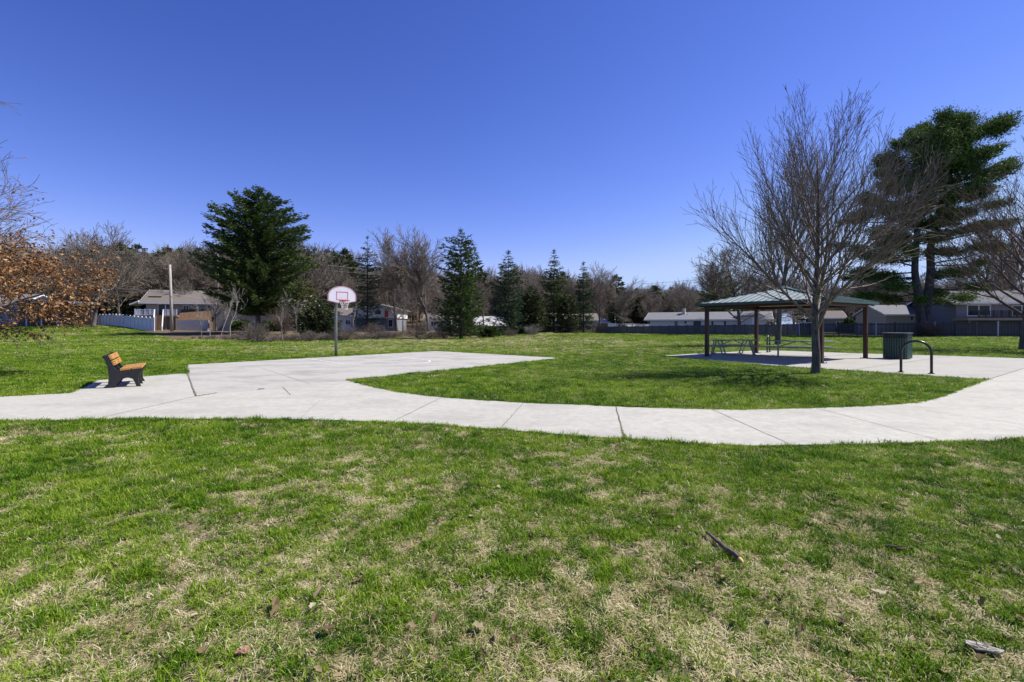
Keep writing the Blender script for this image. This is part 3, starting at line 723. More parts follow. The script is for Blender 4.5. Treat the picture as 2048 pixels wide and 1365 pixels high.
# ---- litter bin
def make_bin():
    c = G(1806, 719.5); fa = math.radians(215.5)
    t = empty('litter_bin', (c.x, c.y + .3, FL), fa + math.pi / 2, 'large dark green slatted litter bin with a flat lid on the plaza', 'bin')   # local -y = front
    w = .445; H = hz(666, c.y) - FL; zb = H - .25; ch = .09
    out = [(-w + ch, -w), (w - ch, -w), (w, -w + ch), (w, w - ch), (w - ch, w), (-w + ch, w), (-w, w - ch), (-w, -w + ch)]
    inner = [(p[0] * .93, p[1] * .93) for p in out]
    MB().prism(inner, 2, .02, zb).build('liner', M['black'], t)
    m = MB()
    for i in range(8):
        a = Vector((*out[i], 0)); b = Vector((*out[(i + 1) % 8], 0)); L = (b - a).length; e = (b - a) / L; k = max(1, round(L / .085))
        for j in range(k):
            p0 = a + e * (L * (j + .17) / k); p1 = a + e * (L * (j + .83) / k); nn = Vector((e.y, -e.x, 0)) * .022
            m.prism([(p0.x, p0.y), (p1.x, p1.y), (p1.x - nn.x, p1.y - nn.y), (p0.x - nn.x, p0.y - nn.y)], 2, .03, zb + .01)
    m.build('slats', M['can_green'], t)
    hd = [(p[0] * .985, p[1] * .985) for p in out]
    hood = MB().prism(hd, 2, zb + .012, H - .035).build('hood', mat('hood_green', (.008, .011, .011), (.013, .018, .017), 5, .5), t)
    for axis_, sg in ((1, -1), (0, 1), (1, 1), (0, -1)):
        o = [(.15 * math.cos(a) - (.06 if axis_ == 1 else 0), zb + .105 + .07 * math.sin(a)) for a in np.linspace(0, 2 * math.pi, 24, endpoint=False)]
        lo = sg * w * .985; MB().prism(o, axis_, min(lo, lo + sg * .004), max(lo, lo + sg * .004)).build('opening', M['black'], hood)
        o2 = [(p[0] * 1 + (p[0] + (.06 if axis_ == 1 else 0)) * .10, zb + .105 + (p[1] - zb - .105) * 1.15) for p in o]
    MB().prism([(p[0] * 1.06, p[1] * 1.06) for p in out], 2, H - .034, H).build('lid', M['can_lid'], t)
make_bin()

# ---- stick and bark on the lawn
a_, b_ = G(1412, 1078), G(1478, 1132)
st = MB(); n = 9; ax = (b_ - a_); L = ax.length
pts = [Vector((L * (k / (n - 1) - .5), .004 * math.sin(k * 1.1), .03 + .004 * math.sin(k * 2.1))) for k in range(n)]
sk = empty('stick', ((a_ + b_) / 2), math.atan2(ax.y, ax.x), 'short thick brown stick with a pale broken end lying on the grass', 'stick')
sk.location.z = float(ground_z(np.array([sk.location.x]), np.array([sk.location.y]))[0]) + .008
MB().tube([tuple(p) for p in pts], [.009, .011, .012, .013, .014, .0155, .0165, .017, .016], 10).build('bark', M['stick'], sk, True)
MB().tube([tuple(pts[-1] - Vector((.004, 0, 0))), tuple(pts[-1] + Vector((.022, .004, -.006))), tuple(pts[-1] + Vector((.036, .002, -.013)))], [.0155, .010, .003], 8).build('broken_end', M['stick_end'], sk, True)
def chip(u, v, L, w, yaw, m, name, label, cat, seed):
    c = G(u, v); q = np.random.default_rng(seed); mm = MB()
    zz = float(ground_z(np.array([c.x]), np.array([c.y]))[0]); n_ = 15
    ang = np.linspace(0, 2 * math.pi, n_, endpoint=False); rr = q.uniform(.65, 1.1, n_)
    def ring(f): return np.stack([np.cos(ang) * rr * f * L / 2, np.sin(ang) * rr * f * w / 2, .03 + q.normal(0, .004, n_) + .25 * np.abs(np.sin(ang) * rr * f * w / 2)], -1)
    V = np.concatenate([ring(1), ring(.66), ring(.3)]); fq = []
    for k in range(2): fq += [(k * n_ + j, k * n_ + (j + 1) % n_, (k + 1) * n_ + (j + 1) % n_, (k + 1) * n_ + j) for j in range(n_)]
    o = mm.add(V, fq + [tuple(2 * n_ + j for j in range(n_))]).build(name, m)
    sd = o.modifiers.new('thick', 'SOLIDIFY'); sd.thickness = .006
    o.location = (c.x, c.y, zz); o.rotation_euler = (0, 0, yaw); tag(o, label, cat)
pale = mat('pale_bark', (.14, .12, .095), (.42, .385, .32), 14, .85, bump=.9, bscale=50, lo=.42, hi=.52, stretch=(.3, 2, 2))
chip(1968, 1305, .15, .075, -.5, pale, 'bark_piece', 'large pale flat piece of bark with cracked surface lying on the lawn', 'bark', 1)
chip(1790, 1104, .13, .025, -.4, M['stick'], 'bark_piece', 'narrow brown curled piece of bark beyond the pale bark', 'bark', 2)
chip(485, 1314, .07, .05, .4, mat('brown_leaf', (.22, .12, .07), (.36, .22, .14), 12, .7), 'bark_piece', 'brown curled leaf-like bark flake lying on dry grass', 'bark', 3)

# ================================================================== fences, poles, wires
def fence_run(name, label, cat, a, b, ha, hb, bays, kind, pm, bm, posts_m=None, cap=False, gap=0.0):
    """a board fence from a to b; panels, and every post a part"""
    a = Vector(a); b = Vector(b); r = empty(name, a, 0, label, cat); d = b - a; L = Vector((d.x, d.y)).length
    e = Vector((d.x, d.y, 0)).normalized(); nrm = Vector((e.y, -e.x, 0))
    if nrm.dot(a) > 0: nrm = -nrm
    q = random.Random(len(name) + bays)
    def at(s): return Vector((e.x * L * s, e.y * L * s, float(tz(a.x + d.x * s, a.y + d.y * s)) - a.z)), ha + (hb - ha) * s
    for i in range(bays):
        m = MB(); s0, s1 = i / bays, (i + 1) / bays; n_ = max(3, int(L / bays / (.15 if kind != 'picket' else .135)))
        for k in range(n_):
            t0 = s0 + (s1 - s0) * (k + .03 + gap * .5) / n_; t1 = s0 + (s1 - s0) * (k + .97 - gap * .5) / n_
            p0, h = at(t0); p1, _ = at(t1); h = h - .08 + (q.uniform(-.03, .03) if kind != 'vinyl' else 0); lo = .10 if kind == 'picket' else .04
            t = nrm * .022
            if kind == 'picket':
                w = p1 - p0
                poly = [(0, lo), (1, lo), (1, h - .10), (.5, h), (0, h - .10)]
                v = [p0 + w * x + Vector((0, 0, z)) + t * sg for sg in (-.5, .5) for x, z in poly]
                m.add(np.array(v), [(4, 3, 2, 1, 0), (5, 6, 7, 8, 9)] + [(j, (j + 1) % 5, 5 + (j + 1) % 5, 5 + j) for j in range(5)])
            else:
                v = [p + Vector((0, 0, z)) + t * sg for sg in (-.5, .5) for p, z in ((p0, lo), (p1, lo), (p1, h), (p0, h))]
                m.add(np.array(v), [(3, 2, 1, 0), (4, 5, 6, 7), (0, 1, 5, 4), (1, 2, 6, 5), (2, 3, 7, 6), (3, 0, 4, 7)])
        p0, h0 = at(s0); p1, h1 = at(s1)
        for f in ((.18, .85) if kind != 'vinyl' else (.06, .93)):
            o_ = nrm * (-.04 if kind != 'vinyl' else .028)
            m.bar(p0 + o_ + Vector((0, 0, h0 * f)), p1 + o_ + Vector((0, 0, h1 * f)), .045 if kind != 'vinyl' else .06, .10)
        m.build('fence_panel', bm, r)
    for i in range(bays + 1):
        p, h = at(i / bays)
        f = .055 if kind != 'vinyl' else .07
        off = nrm * (.035 if kind == 'picket' else .04 if kind == 'board' else .045)
        po = MB().box((p.x + off.x - f, p.y + off.y - f, p.z), (p.x + off.x + f, p.y + off.y + f, p.z + h)).build('post', posts_m[i % len(posts_m)] if posts_m else pm, r)
        if cap:
            m = MB(); x, y, z = p.x + off.x, p.y + off.y, p.z + h; g = f + .035
            m.add(np.array([(x-g,y-g,z),(x+g,y-g,z),(x+g,y+g,z),(x-g,y+g,z),(x-g,y-g,z+.04),(x+g,y-g,z+.04),(x+g,y+g,z+.04),(x-g,y+g,z+.04),(x,y,z+.14)]), [(3,2,1,0),(0,1,5,4),(1,2,6,5),(2,3,7,6),(3,0,4,7),(4,5,8),(5,6,8),(6,7,8),(7,4,8)])
            m.build('post_cap', M['white'], po)
    return r
A = G(309, 668.5); B = T(194, 93)
fence_run('vinyl_fence', 'white vinyl privacy fence with capped posts beside the deck stairs', 'fence', A, B, hz(641.5, A.y), 2.15, 16, 'vinyl', M['white_vinyl'], M['white_vinyl'], cap=True)
FA, FB = G(1193, 668), G(1598, 672.3)
fence_run('board_fence', 'long grey weathered solid board fence in front of the white ranch house', 'fence', FA, FB, hz(653, FA.y), hz(647, FB.y), 22, 'board', M['fence_board'], M['fence_board'])
FC = G(1642, 672.6)
fence_run('fence_gate', 'fence gate with pale corner posts between the two long fences', 'gate', FB, FC, hz(646.5, FB.y), hz(646, FC.y), 2, 'board', M['fence_pale'], M['fence_dark'], [M['fence_pale'], M['fence_dark'], M['fence_pale']])
m = MB(); gz_ = hz(645.5, FB.y); m.bar((FB.x, FB.y - .1, gz_), (FC.x, FC.y - .1, gz_), .08, .14); o = m.build('gate_beam', M['fence_pale'])
gt = [x for x in bpy.data.objects if x.name.startswith('fence_gate')][0]; o.parent = gt; o.matrix_parent_inverse = Matrix.Translation(gt.location).inverted()
FD = G(2330, 677.5)
fence_run('picket_fence', 'dark picket fence with pointed boards and pale posts under the tall pine', 'fence', FC, FD, hz(645.5, FC.y), hz(641, FD.y), 16, 'picket', M['fence_dark'], M['fence_dark'], [M['fence_pale'], M['fence_dark'], M['fence_board']], gap=.30)
# distant stepped white fence beyond the board fence
fence_run('stepped_fence', 'distant white fence beyond the board fence near the orange wall', 'fence', P(1216, 655, 105) * 1, P(1300, 655, 112) * 1, 1.9, 1.6, 7, 'vinyl', M['white'], M['white'])

def pole(name, u, v0, vt, Y, r, label, arm=True, lean=0.0, cat='utility pole', group=None):
    b = T(u, Y) if v0 is None else G(u, v0)
    h = hz(vt, b.y) - b.z; o = empty(name, b, 0, label, cat, group)
    MB().tube([(0, 0, -.2), (lean * .5, 0, h * .5), (lean, 0, h)], [r, r * .88, r * .74], 12).build('shaft', M['pole_wood'], o, True)
    if arm:
        m = MB(); m.bar((lean - .6, 0, h - .35), (lean + .6, 0, h - .35), .09, .11)
        a = m.build('crossarm', M['pole_wood'], o)
        for x in (-.5, 0, .5): MB().tube([(lean + x, 0, h - .28), (lean + x, 0, h - .12)], .05, 8).build('insulator', M['white'], a)
    else:
        MB().tube([(lean - .32, 0, h - .32), (lean + .32, 0, h - .32)], .022, 6).build('bracket', M['galv'], o)
    return b + Vector((lean, 0, h))
p1 = pole('utility_pole', 344, 668.7, 530, None, .235, 'tall bare wooden utility pole in front of the grey deck house', False, -.35)
p2 = pole('utility_pole', 1156, None, 562, 128, .16, 'distant thin wooden utility pole beside the slim spruce', True)
p3 = pole('utility_pole', 1308, None, 594, 122, .15, 'distant thin wooden utility pole above the ranch house roof', True)
p4 = pole('utility_pole', 436, None, 505, 96, .18, 'wooden utility pole hidden among the branches of the big spruce', True)
p5 = pole('utility_pole', -120, None, 528, 105, .18, 'wooden utility pole behind the brown-leaved oak', True)
def wire(a, b, sag, label, r=.034):
    pts = [a.lerp(b, t) - Vector((0, 0, sag * 4 * t * (1 - t))) for t in np.linspace(0, 1, 25)]
    tag(MB().tube([tuple(p) for p in pts], r, 5).build('overhead_wire', M['wire']), label, 'wire', 'overhead wires')
wire(p4 + Vector((.5, 0, -.2)), p2 + Vector((.5, 0, -.2)), 1.1, 'upper of two overhead wires crossing the big spruce')
wire(p4 + Vector((-.5, 0, -1.1)), p2 + Vector((-.5, 0, -1.0)), 1.2, 'lower of two overhead wires crossing the big spruce')
wire(p5 + Vector((.3, 0, -.3)), P(342, 586, p1.y - .2), .5, 'overhead wire running from the oak to the bare pole')
wire(P(344, 588.5, p1.y - .2), P(520, 601, 88), .4, 'overhead wire between the bare pole and the spruce')
wire(p3 + Vector((0, 0, -1.6)), p2 + Vector((.2, 0, -3.0)), .4, 'overhead wire low between the two distant poles')
p6 = pole('utility_pole', 1500, None, 540, 110, .15, 'distant utility pole behind the wide round leafless tree', True)
wire(p2 + Vector((.3, 0, -.3)), p6 + Vector((-.4, 0, -.2)), 1.6, 'faint overhead wire over the ranch house')

# ================================================================== buildings (local x along the front, y away from the viewer, origin at the front lower corner)
def window(parent, x, z, w, h, y=0.0, fm='white', mull=1, pane='glass', ft=.07):
    f = MB(); y0, y1 = y - .05, y + .02
    f.box((x, y0, z), (x + ft, y1, z + h)); f.box((x + w - ft, y0, z), (x + w, y1, z + h))
    f.box((x + ft, y0, z), (x + w - ft, y1, z + ft)); f.box((x + ft, y0, z + h - ft), (x + w - ft, y1, z + h))
    for k in range(1, mull + 1):
        xx = x + w * k / (mull + 1); f.box((xx - ft / 2, y0 + .004, z + ft), (xx + ft / 2, y1, z + h - ft))
    o = f.build('window', M[fm], parent)
    MB().box((x + ft, y - .018, z + ft), (x + w - ft, y - .006, z + h - ft)).build('pane', M[pane], o)
    return o
def door(parent, x, z, w, h, m='white', y=0.0, glass=False):
    f = MB().box((x - .08, y - .04, z), (x + w + .08, y + .02, z + h + .08)).build('door', M['white'], parent)
    MB().box((x, y - .06, z + .02), (x + w, y - .041, z + h)).build('door_leaf', M[m], f)
    MB().tube([(x + w * .88, y - .065, z + h * .48), (x + w * .88, y - .11, z + h * .48)], .035, 8).build('handle', M['galv'], f)
    return f
def gable_x(parent, x0, x1, y0, y1, z0, ze, zr, wm, rm, ov=.45, t=.16, oe=.5, fas='white', name='wall'):
    """walls and roof with the ridge parallel to x"""
    ym = (y0 + y1) / 2
    MB().prism([(y0, z0), (y1, z0), (y1, ze), (ym, zr), (y0, ze)], 0, x0, x1).build(name, M[wm], parent)
    sl = (zr - ze) / (ym - y0)
    r = MB()
    for sg, yy in ((-1, y0), (1, y1)):
        e = (yy + sg * oe, ze - sl * oe + .02); p = (ym, zr + .02)
        r.prism([e, p, (p[0], p[1] + t), (e[0], e[1] + t)], 0, x0 - ov, x1 + ov)
    ro = r.build('roof', M[rm], parent)
    f = MB()
    for sg, yy in ((-1, y0), (1, y1)):
        ye = yy + sg * (oe + .012); zz = ze - sl * oe + .02
        f.box((x0 - ov, min(ye, ye + sg * .03), zz - .06), (x1 + ov, max(ye, ye + sg * .03), zz + t * .9))
    for xx, sg in ((x0 - ov, -1), (x1 + ov, 1)):
        for s2, yy in ((-1, y0), (1, y1)):
            a = (yy + s2 * oe, ze - sl * oe); f.prism([(a[0], a[1] - .04), (ym, zr - .04), (ym, zr + t), (a[0], a[1] + t)], 0, min(xx + sg * .004, xx + sg * .04), max(xx + sg * .004, xx + sg * .04))
    f.build('fascia', M[fas], parent)
    return ro
def gable_y(parent, x0, x1, y0, y1, z0, ze, zr, wm, rm, ov=.45, t=.16, oe=.5, fas='white', name='wall'):
    """walls and roof with the gable towards the viewer"""
    xm = (x0 + x1) / 2
    MB().prism([(x0, z0), (x1, z0), (x1, ze), (xm, zr), (x0, ze)], 1, y0, y1).build(name, M[wm], parent)
    sl = (zr - ze) / (xm - x0); r = MB(); f = MB()
    for sg, xx in ((-1, x0), (1, x1)):
        e = (xx + sg * oe, ze - sl * oe + .02); p = (xm, zr + .02)
        r.prism([e, p, (p[0], p[1] + t), (e[0], e[1] + t)], 1, y0 - ov, y1 + ov)
        f.prism([(e[0], e[1] - .05), (p[0], p[1] - .05), (p[0], p[1] + t), (e[0], e[1] + t)], 1, y0 - ov - .04, y0 - ov - .004)
    ro = r.build('roof', M[rm], parent); f.build('fascia', M[fas], parent)
    return ro

# grey deck house
class Front:
    """local coordinates of a front wall through the view lines of the photograph's columns and rows"""
    def __init__(s, o, yaw, z0): s.o = o; s.yaw = yaw; s.z0 = z0; s.e = Vector((math.cos(yaw), math.sin(yaw))); s.n = Vector((-s.e.y, s.e.x))
    def x(s, u, d=0):
        t = (u - 1024) / F; q = Vector((s.o.x, s.o.y)) + s.n * d
        return (t * q.y - q.x) / (s.e.x - t * s.e.y)
    def z(s, v, u, d=0):
        q = Vector((s.o.x, s.o.y)) + s.n * d + s.e * s.x(u, d); return hz(v, q.y) - s.z0
def rail_seg(m, a, b, h_, n_):
    a = Vector(a); b = Vector(b); m.bar(a + Vector((0, 0, h_)), b + Vector((0, 0, h_)), .09, .07); m.bar(a + Vector((0, 0, .12)), b + Vector((0, 0, .12)), .06, .06)
    for k in range(n_ + 1):
        p = a.lerp(b, k / n_); w = .05 if k % 6 else .11
        m.bar(p, p + Vector((0, 0, h_ + (.0 if k % 6 else .12))), w, w, up=(1, 0, 0))
g0 = T(285, 86); yw = R(20); h = empty('deck_house', (g0.x, g0.y, .2), yw, 'grey two-storey house with brown roof and a raised white railed deck', 'house'); Q = Front(g0, yw, .2)
ro = gable_x(h, Q.x(292), Q.x(446), 0, 9, 0, Q.z(603.5, 320), Q.z(582, 320, 4.5), 'grey_wall', 'shingle', ov=.9, oe=.8)
xs = Q.x(300, 2); MB().box((xs, 1.2, Q.z(596.5, 300, 2)), (xs + 2.0, 1.9, Q.z(593, 300, 2))).build('skylight', M['glass'], ro)
xp = Q.x(262); MB().prism([(xp, Q.z(611, 262)), (Q.x(292) - .92, Q.z(604, 285)), (Q.x(292) - .92, Q.z(602, 285)), (xp, Q.z(608.5, 262))], 1, -.8, 4).build('porch_roof', M['white'], h)
zd = Q.z(631, 320, -2.6)
f = door(h, Q.x(317), zd, Q.x(346) - Q.x(317), 2.05, 'glass')
xm = Q.x(331.5); MB().box((xm - .07, -.10, zd), (xm + .07, -.062, zd + 2.05)).build('sliding_frame', M['white'], f)
for ua, ub in ((366, 378), (388, 397), (414, 427)): window(h, Q.x(ua), zd + .75, Q.x(ub) - Q.x(ua), 1.2)
X0, X1 = Q.x(269, -2.6), Q.x(354, -2.6); dk = MB().box((X0, -2.7, zd - .22), (X1, -.03, zd)).build('deck', M['deck_wood'], h)
SA, SB = Q.x(309.5, -2.6), Q.x(327, -2.6)
rl = MB(); rail_seg(rl, (X0 + .05, -2.62, zd), (SA, -2.62, zd), 1.0, 24); rail_seg(rl, (SB, -2.62, zd), (X1 - .05, -2.62, zd), 1.0, 18); rail_seg(rl, (X0 + .05, -2.55, zd), (X0 + .05, -.1, zd), 1.0, 12); rl.build('railing', M['white_vinyl'], dk)
for xx in (X0 + .2, SA - .3, SB + .3, X1 - .2): MB().box((xx - .08, -2.5, -.4), (xx + .08, -2.34, zd - .221)).build('deck_post', M['deck_wood'], dk)
st = MB(); n_ = 15; run = .20; sh = .048
for k in range(n_):
    z = zd * (1 - k / n_); y = -2.72 - k * run; o_ = sh * k
    st.box((SA + .12 + o_, y - run - .02, z - .06 - zd / n_), (SB - .12 + o_, y, z - zd / n_)); st.box((SA + .12 + o_, y - .02, z - zd / n_ + .002), (SB - .12 + o_, y - .003, z - .062))
stairs = st.build('stairs', M['deck_wood'], h)
for xx in (SA, SB):
    m = MB(); a = Vector((xx, -2.75, zd + .98)); b = Vector((xx + sh * n_, -2.75 - n_ * run, .95)); m.bar(a, b, .11, .13); m.bar(a - Vector((0, 0, 1.05)), b - Vector((0, 0, 1.0)), .08, .32)
    for k in range(0, 25): p = a.lerp(b, k / 24); m.bar(p - Vector((0, 0, .98)), p, .055, .055, up=(1, 0, 0))
    m.bar(b - Vector((0, 0, 1.2)), b + Vector((0, 0, .12)), .16, .16, up=(1, 0, 0)); m.build('stair_railing', M['white'], stairs)
# retaining wall with rusty slope
g1 = G(351, 667); yw = R(14); rw = empty('retaining_wall', (g1.x, g1.y, 0), yw, 'pale grey retaining wall below a rusty brown bank beside the bare pole', 'wall'); Q = Front(g1, yw, 0)
zt = Q.z(640.5, 380); xe = Q.x(417)
MB().box((0, 0, -.2), (xe, .4, zt)).build('wall_face', M['concrete_wall'], rw)
MB().prism([(.42, -.2), (3.0, -.2), (3.0, Q.z(619, 380, 3)), (2.4, Q.z(619.5, 380, 3)), (.42, zt - .06)], 0, .02, xe - .3).build('earth_bank', M['mulch'], rw)

# tan house behind the big spruce
Y = 84.0; S = Y / F; g0 = T(446, Y); h = empty('tan_house', (g0.x, Y, .3), R(2), 'tan two-storey house with a flat white eave behind the big spruce', 'house')
lx = lambda u: (u - 446) * S
lz = lambda v: hz(v, Y) - .3
gable_x(h, 0, lx(598), 0, 8, 0, lz(609.5), lz(590), 'beige_wall', 'shingle', ov=.5, oe=.7)
window(h, lx(451), lz(627), .75, 1.4, mull=0); window(h, lx(500), lz(624), .8, 1.0, mull=0); window(h, lx(471), lz(655), 1.35, 1.25); window(h, lx(532), lz(625), 1.1, 1.1)
# white garage and gabled house with the red door
Y = 84.0; S = Y / F; g0 = T(700, Y); h = empty('red_door_house', (g0.x, Y, .35), R(1), 'white gabled house with a red door and a shade-coloured lower storey', 'house')
lx = lambda u: (u - 700) * S
lz = lambda v: hz(v, Y) - .35
gable_y(h, lx(715), lx(794), 0, 9, lz(637), lz(620), lz(609.5), 'white', 'shingle_grey', ov=.7, oe=.5)
MB().box((lx(717), .25, 0), (lx(792), 8.8, lz(637) - .003)).build('lower_wall', M['blue_wall'], h)  # white siding in shade; the shade is put into the blue-grey wall colour
window(h, lx(749), lz(630), 1.2, .85, mull=0); door(h, lx(769), lz(635.5), .65, 1.25, 'red_door'); window(h, lx(768), lz(622.5), .7, .35, mull=0)
window(h, lx(745), lz(652), 1.3, .9, y=.25); window(h, lx(775), lz(655), .9, 1.4, y=.25, mull=0)
MB().box((lx(700), 1.5, 0), (lx(714.5), 7, lz(616))).build('side_wing', M['blue_wall'], h)
tr = MB()
for u in (705, 713): tr.bar((lx(u), -.9, 0), (lx(u), -.9, lz(646)), .09, .09, up=(1, 0, 0))
tr.tube([tuple(p) for p in arc((lx(709), -.9, lz(646)), (713 - 705) * S / 2, 0, math.pi, 12, (1, 0, 0), (0, 0, 1))], .05, 6); tr.build('trellis', M['white'], h)
Y = 86.0; S = Y / F; g0 = T(640, Y); h = empty('white_garage', (g0.x, Y, .4), R(0), 'low white garage partly hidden behind the hoop pole and dark evergreen', 'garage')
lx = lambda u: (u - 640) * S
lz = lambda v: hz(v, Y) - .4
gable_x(h, 0, lx(703), 0, 7, 0, lz(631), lz(617), 'white', 'shingle', ov=.4, oe=.5)
door(h, lx(660), 0, 2.2, 2.0, 'white'); window(h, lx(691), lz(650), 1.0, .9)
# far left house with carport
Y = 84.0; S = Y / F; g0 = T(-70, Y); h = empty('carport_house', (g0.x, Y, g0.z), R(0), 'blue-grey house with an open carport behind the brown-leaved oak', 'house')
lx = lambda u: (u + 70) * S
lz = lambda v: hz(v, Y) - g0.z
gable_x(h, 0, lx(36), 0, 8, 0, lz(610), lz(588), 'blue_wall', 'shingle_grey', ov=.5, oe=.6)
window(h, lx(-20), lz(640), 1.4, 1.1); window(h, lx(14), lz(640), .9, 1.1, mull=0)
MB().box((lx(36) + .05, -.6, lz(606)), (lx(122), 6.5, lz(602))).build('carport_roof', M['white'], h)
for u in (58, 88, 120): MB().box((lx(u) - .07, -.5, 0), (lx(u) + .07, -.36, lz(606))).build('carport_post', M['white_vinyl'], h)
MB().box((lx(36) + .05, 6.2, 0), (lx(121), 6.45, lz(606) - .003)).build('carport_wall', M['deck_wood'], h)
# small houses far off at the left
Y = 118.0; S = Y / F; g0 = T(140, Y); h = empty('far_white_house', (g0.x, Y, g0.z), R(4), 'small far white house with wide windows behind the parked van', 'house')
gable_x(h, 0, 52 * S, 0, 7, 0, hz(622, Y) - g0.z, hz(610, Y) - g0.z, 'white', 'shingle_grey', ov=.4)
window(h, 1.0, .9, 1.8, 1.2); window(h, 3.6, .9, 1.4, 1.2)
Y = 112.0; S = Y / F; g0 = T(232, Y); h = empty('far_cottage', (g0.x, Y, g0.z), R(-6), 'small far white cottage with gable beside the deck house', 'house')
gable_y(h, 0, 44 * S, 0, 6, 0, hz(628, Y) - g0.z, hz(615, Y) - g0.z, 'white', 'shingle_grey', ov=.4)
window(h, 1.2, .8, 1.0, 1.1, mull=0); window(h, 3.0, .8, 1.0, 1.1, mull=0)
# parked van, front towards the park
g0 = T(153, 96); v_ = empty('parked_van', g0, R(-90), 'white van parked behind the white vinyl fence', 'van')
prof = [(0, .35), (.1, .95), (.75, 1.12), (1.35, 1.95), (4.6, 2.05), (4.8, 1.9), (4.8, .35)]
MB().prism(prof, 1, -.95, .95).build('body', M['car_white'], v_)
MB().add(np.array([(.80, -.8, 1.17), (.80, .8, 1.17), (1.29, .72, 1.86), (1.29, -.72, 1.86)]) + np.array([-.03, 0, .02]), [(0, 1, 2, 3)]).build('windscreen', M['glass'], v_)
for y in (-.7, .7): MB().box((-.005, y - .16, .72), (.06, y + .16, .88)).build('headlight', M['glass'], v_)
MB().box((-.06, -.93, .36), (-.002, .93, .56)).build('bumper', M['black'], v_)
for x in (.95, 3.9):
    for y in (-.97, .80): MB().tube([(x, y, .33), (x, y + .18, .33)], .33, 18).build('wheel', M['tyre'], v_)

# white ranch house behind the board fence
Y = 80.0; a = P(1300, 650, 82); b = P(1536, 650, 74); h = empty('ranch_house', (a.x, a.y, 0), math.atan2(b.y - a.y, b.x - a.x), 'long low white ranch house with grey roof behind the board fence', 'house')
Lh = (b - a).length
ro = gable_x(h, 0, Lh - .2, 0, 8, 0, hz(639.5, 82), hz(627.0, 84), 'white', 'shingle_grey', ov=.9, oe=.7)
def rx(u):                                                              # where the view line of column u meets the front wall
    t = (u - 1024) / F; d = b - a; s = (t * a.y - a.x) / (d.x - t * d.y); return s * Lh
zc = hz(624, 84); 
ch = MB().box((rx(1361), 2.6, hz(631, 84)), (rx(1366.5), 3.4, hz(617, 84))).build('chimney', M['chimney'], ro)
MB().box((rx(1361) - .08, 2.52, hz(617, 84)), (rx(1366.5) + .08, 3.48, hz(616, 84))).build('chimney_cap', M['black'], ch)
MB().tube([(rx(1373), 2.6, hz(632, 84)), (rx(1373), 2.6, hz(626, 84))], .08, 8).build('vent_pipe', M['white'], ro)
door(h, rx(1349), .2, rx(1355.5) - rx(1349), 1.95, 'grey_wall'); window(h, rx(1368.5), 1.65, rx(1373.5) - rx(1368.5), .65, mull=0)
sd = door(h, rx(1387), .2, rx(1402) - rx(1387), 2.05, 'glass'); window(h, rx(1422), 1.35, rx(1428) - rx(1422), .85, mull=0); window(h, rx(1447), 1.35, rx(1453) - rx(1447), .85, mull=0); window(h, rx(1476.5), 1.2, rx(1491) - rx(1476.5), 1.05)
# gabled white shed catching the sun
g0 = P(1505, 655, 73.5); h = empty('white_shed', (g0.x, g0.y, 0), R(24), 'bright white gabled shed at the end of the ranch house', 'shed')
gable_y(h, 0, 2.35, 0, 3.2, 0, hz(632, 73.5), hz(626.5, 73.5), 'white', 'shingle_grey', ov=.25, oe=.25)
door(h, .7, 0, .95, 1.75, 'white')
# small dark-roofed house in the gap
Y = 100.0; g0 = T(1646, Y); S = Y / F; h = empty('brown_roof_house', (g0.x, Y, 0), R(-18), 'small house with brown roof and white trim above the picket fence', 'house')
gable_x(h, 0, 38 * S, 0, 6, 0, hz(636, Y), hz(623, Y), 'blue_wall', 'shingle', ov=.4); window(h, 2.4, 1.2, 1.2, 1.1)
# garage with pale roof under the pine
Y = 72.0; g0 = T(1772, Y); S = Y / F; h = empty('tan_garage', (g0.x, Y, 0), R(-6), 'tan garage with pale grey roof behind the two pine trunks', 'garage')
gable_x(h, 0, 152 * S, 0, 7.5, 0, hz(629.5, Y), hz(613, Y + 4), 'tan_wall', 'shingle_grey', ov=.3, oe=.4)
gable_y(h, 112 * S, 150 * S, -.9, 2.5, hz(629, Y) + .02, hz(627.5, Y), hz(612, Y), 'blue_wall', 'shingle', ov=.15, oe=.3, name='dormer_wall')
MB().box((46 * S, -.06, hz(640, Y)), (49 * S, -.002, hz(634, Y))).build('wall_lamp', M['black'], h)
# large grey house with deck at the right
Y = 66.0; g0 = T(1912, Y); S = Y / F; h = empty('grey_deck_house', (g0.x, Y, 0), R(-8), 'large grey house with wide windows and a tan deck at the picket fence', 'house')
lx = lambda u: (u - 1912) * S
ro = gable_x(h, 0, lx(2180), 0, 9, 0, hz(606, Y), hz(585, Y + 4), 'blue_wall', 'shingle_dark', ov=.6, oe=.6)
window(h, lx(1931), hz(633, Y), lx(1973) - lx(1931), 1.6, mull=1, ft=.12); window(h, lx(2010), hz(633, Y), 2.4, 1.5, ft=.1)
dk = MB().box((lx(1906), -2.6, hz(641.5, Y)), (lx(2170), -.01, hz(637, Y))).build('deck', mat('deck_tan', (.36, .25, .15), (.44, .32, .2), 3, .8), h)
rl = MB(); rail_seg(rl, (lx(1925), -2.5, hz(637, Y)), (lx(2165), -2.5, hz(637, Y)), .95, 110); rl.build('railing', M['fence_dark'], dk)
for u in (1910, 1960, 2010, 2060, 2110, 2160): MB().box((lx(u) - .07, -2.5, -.1), (lx(u) + .07, -2.36, hz(641.5, Y))).build('deck_post', M['deck_wood'], dk)
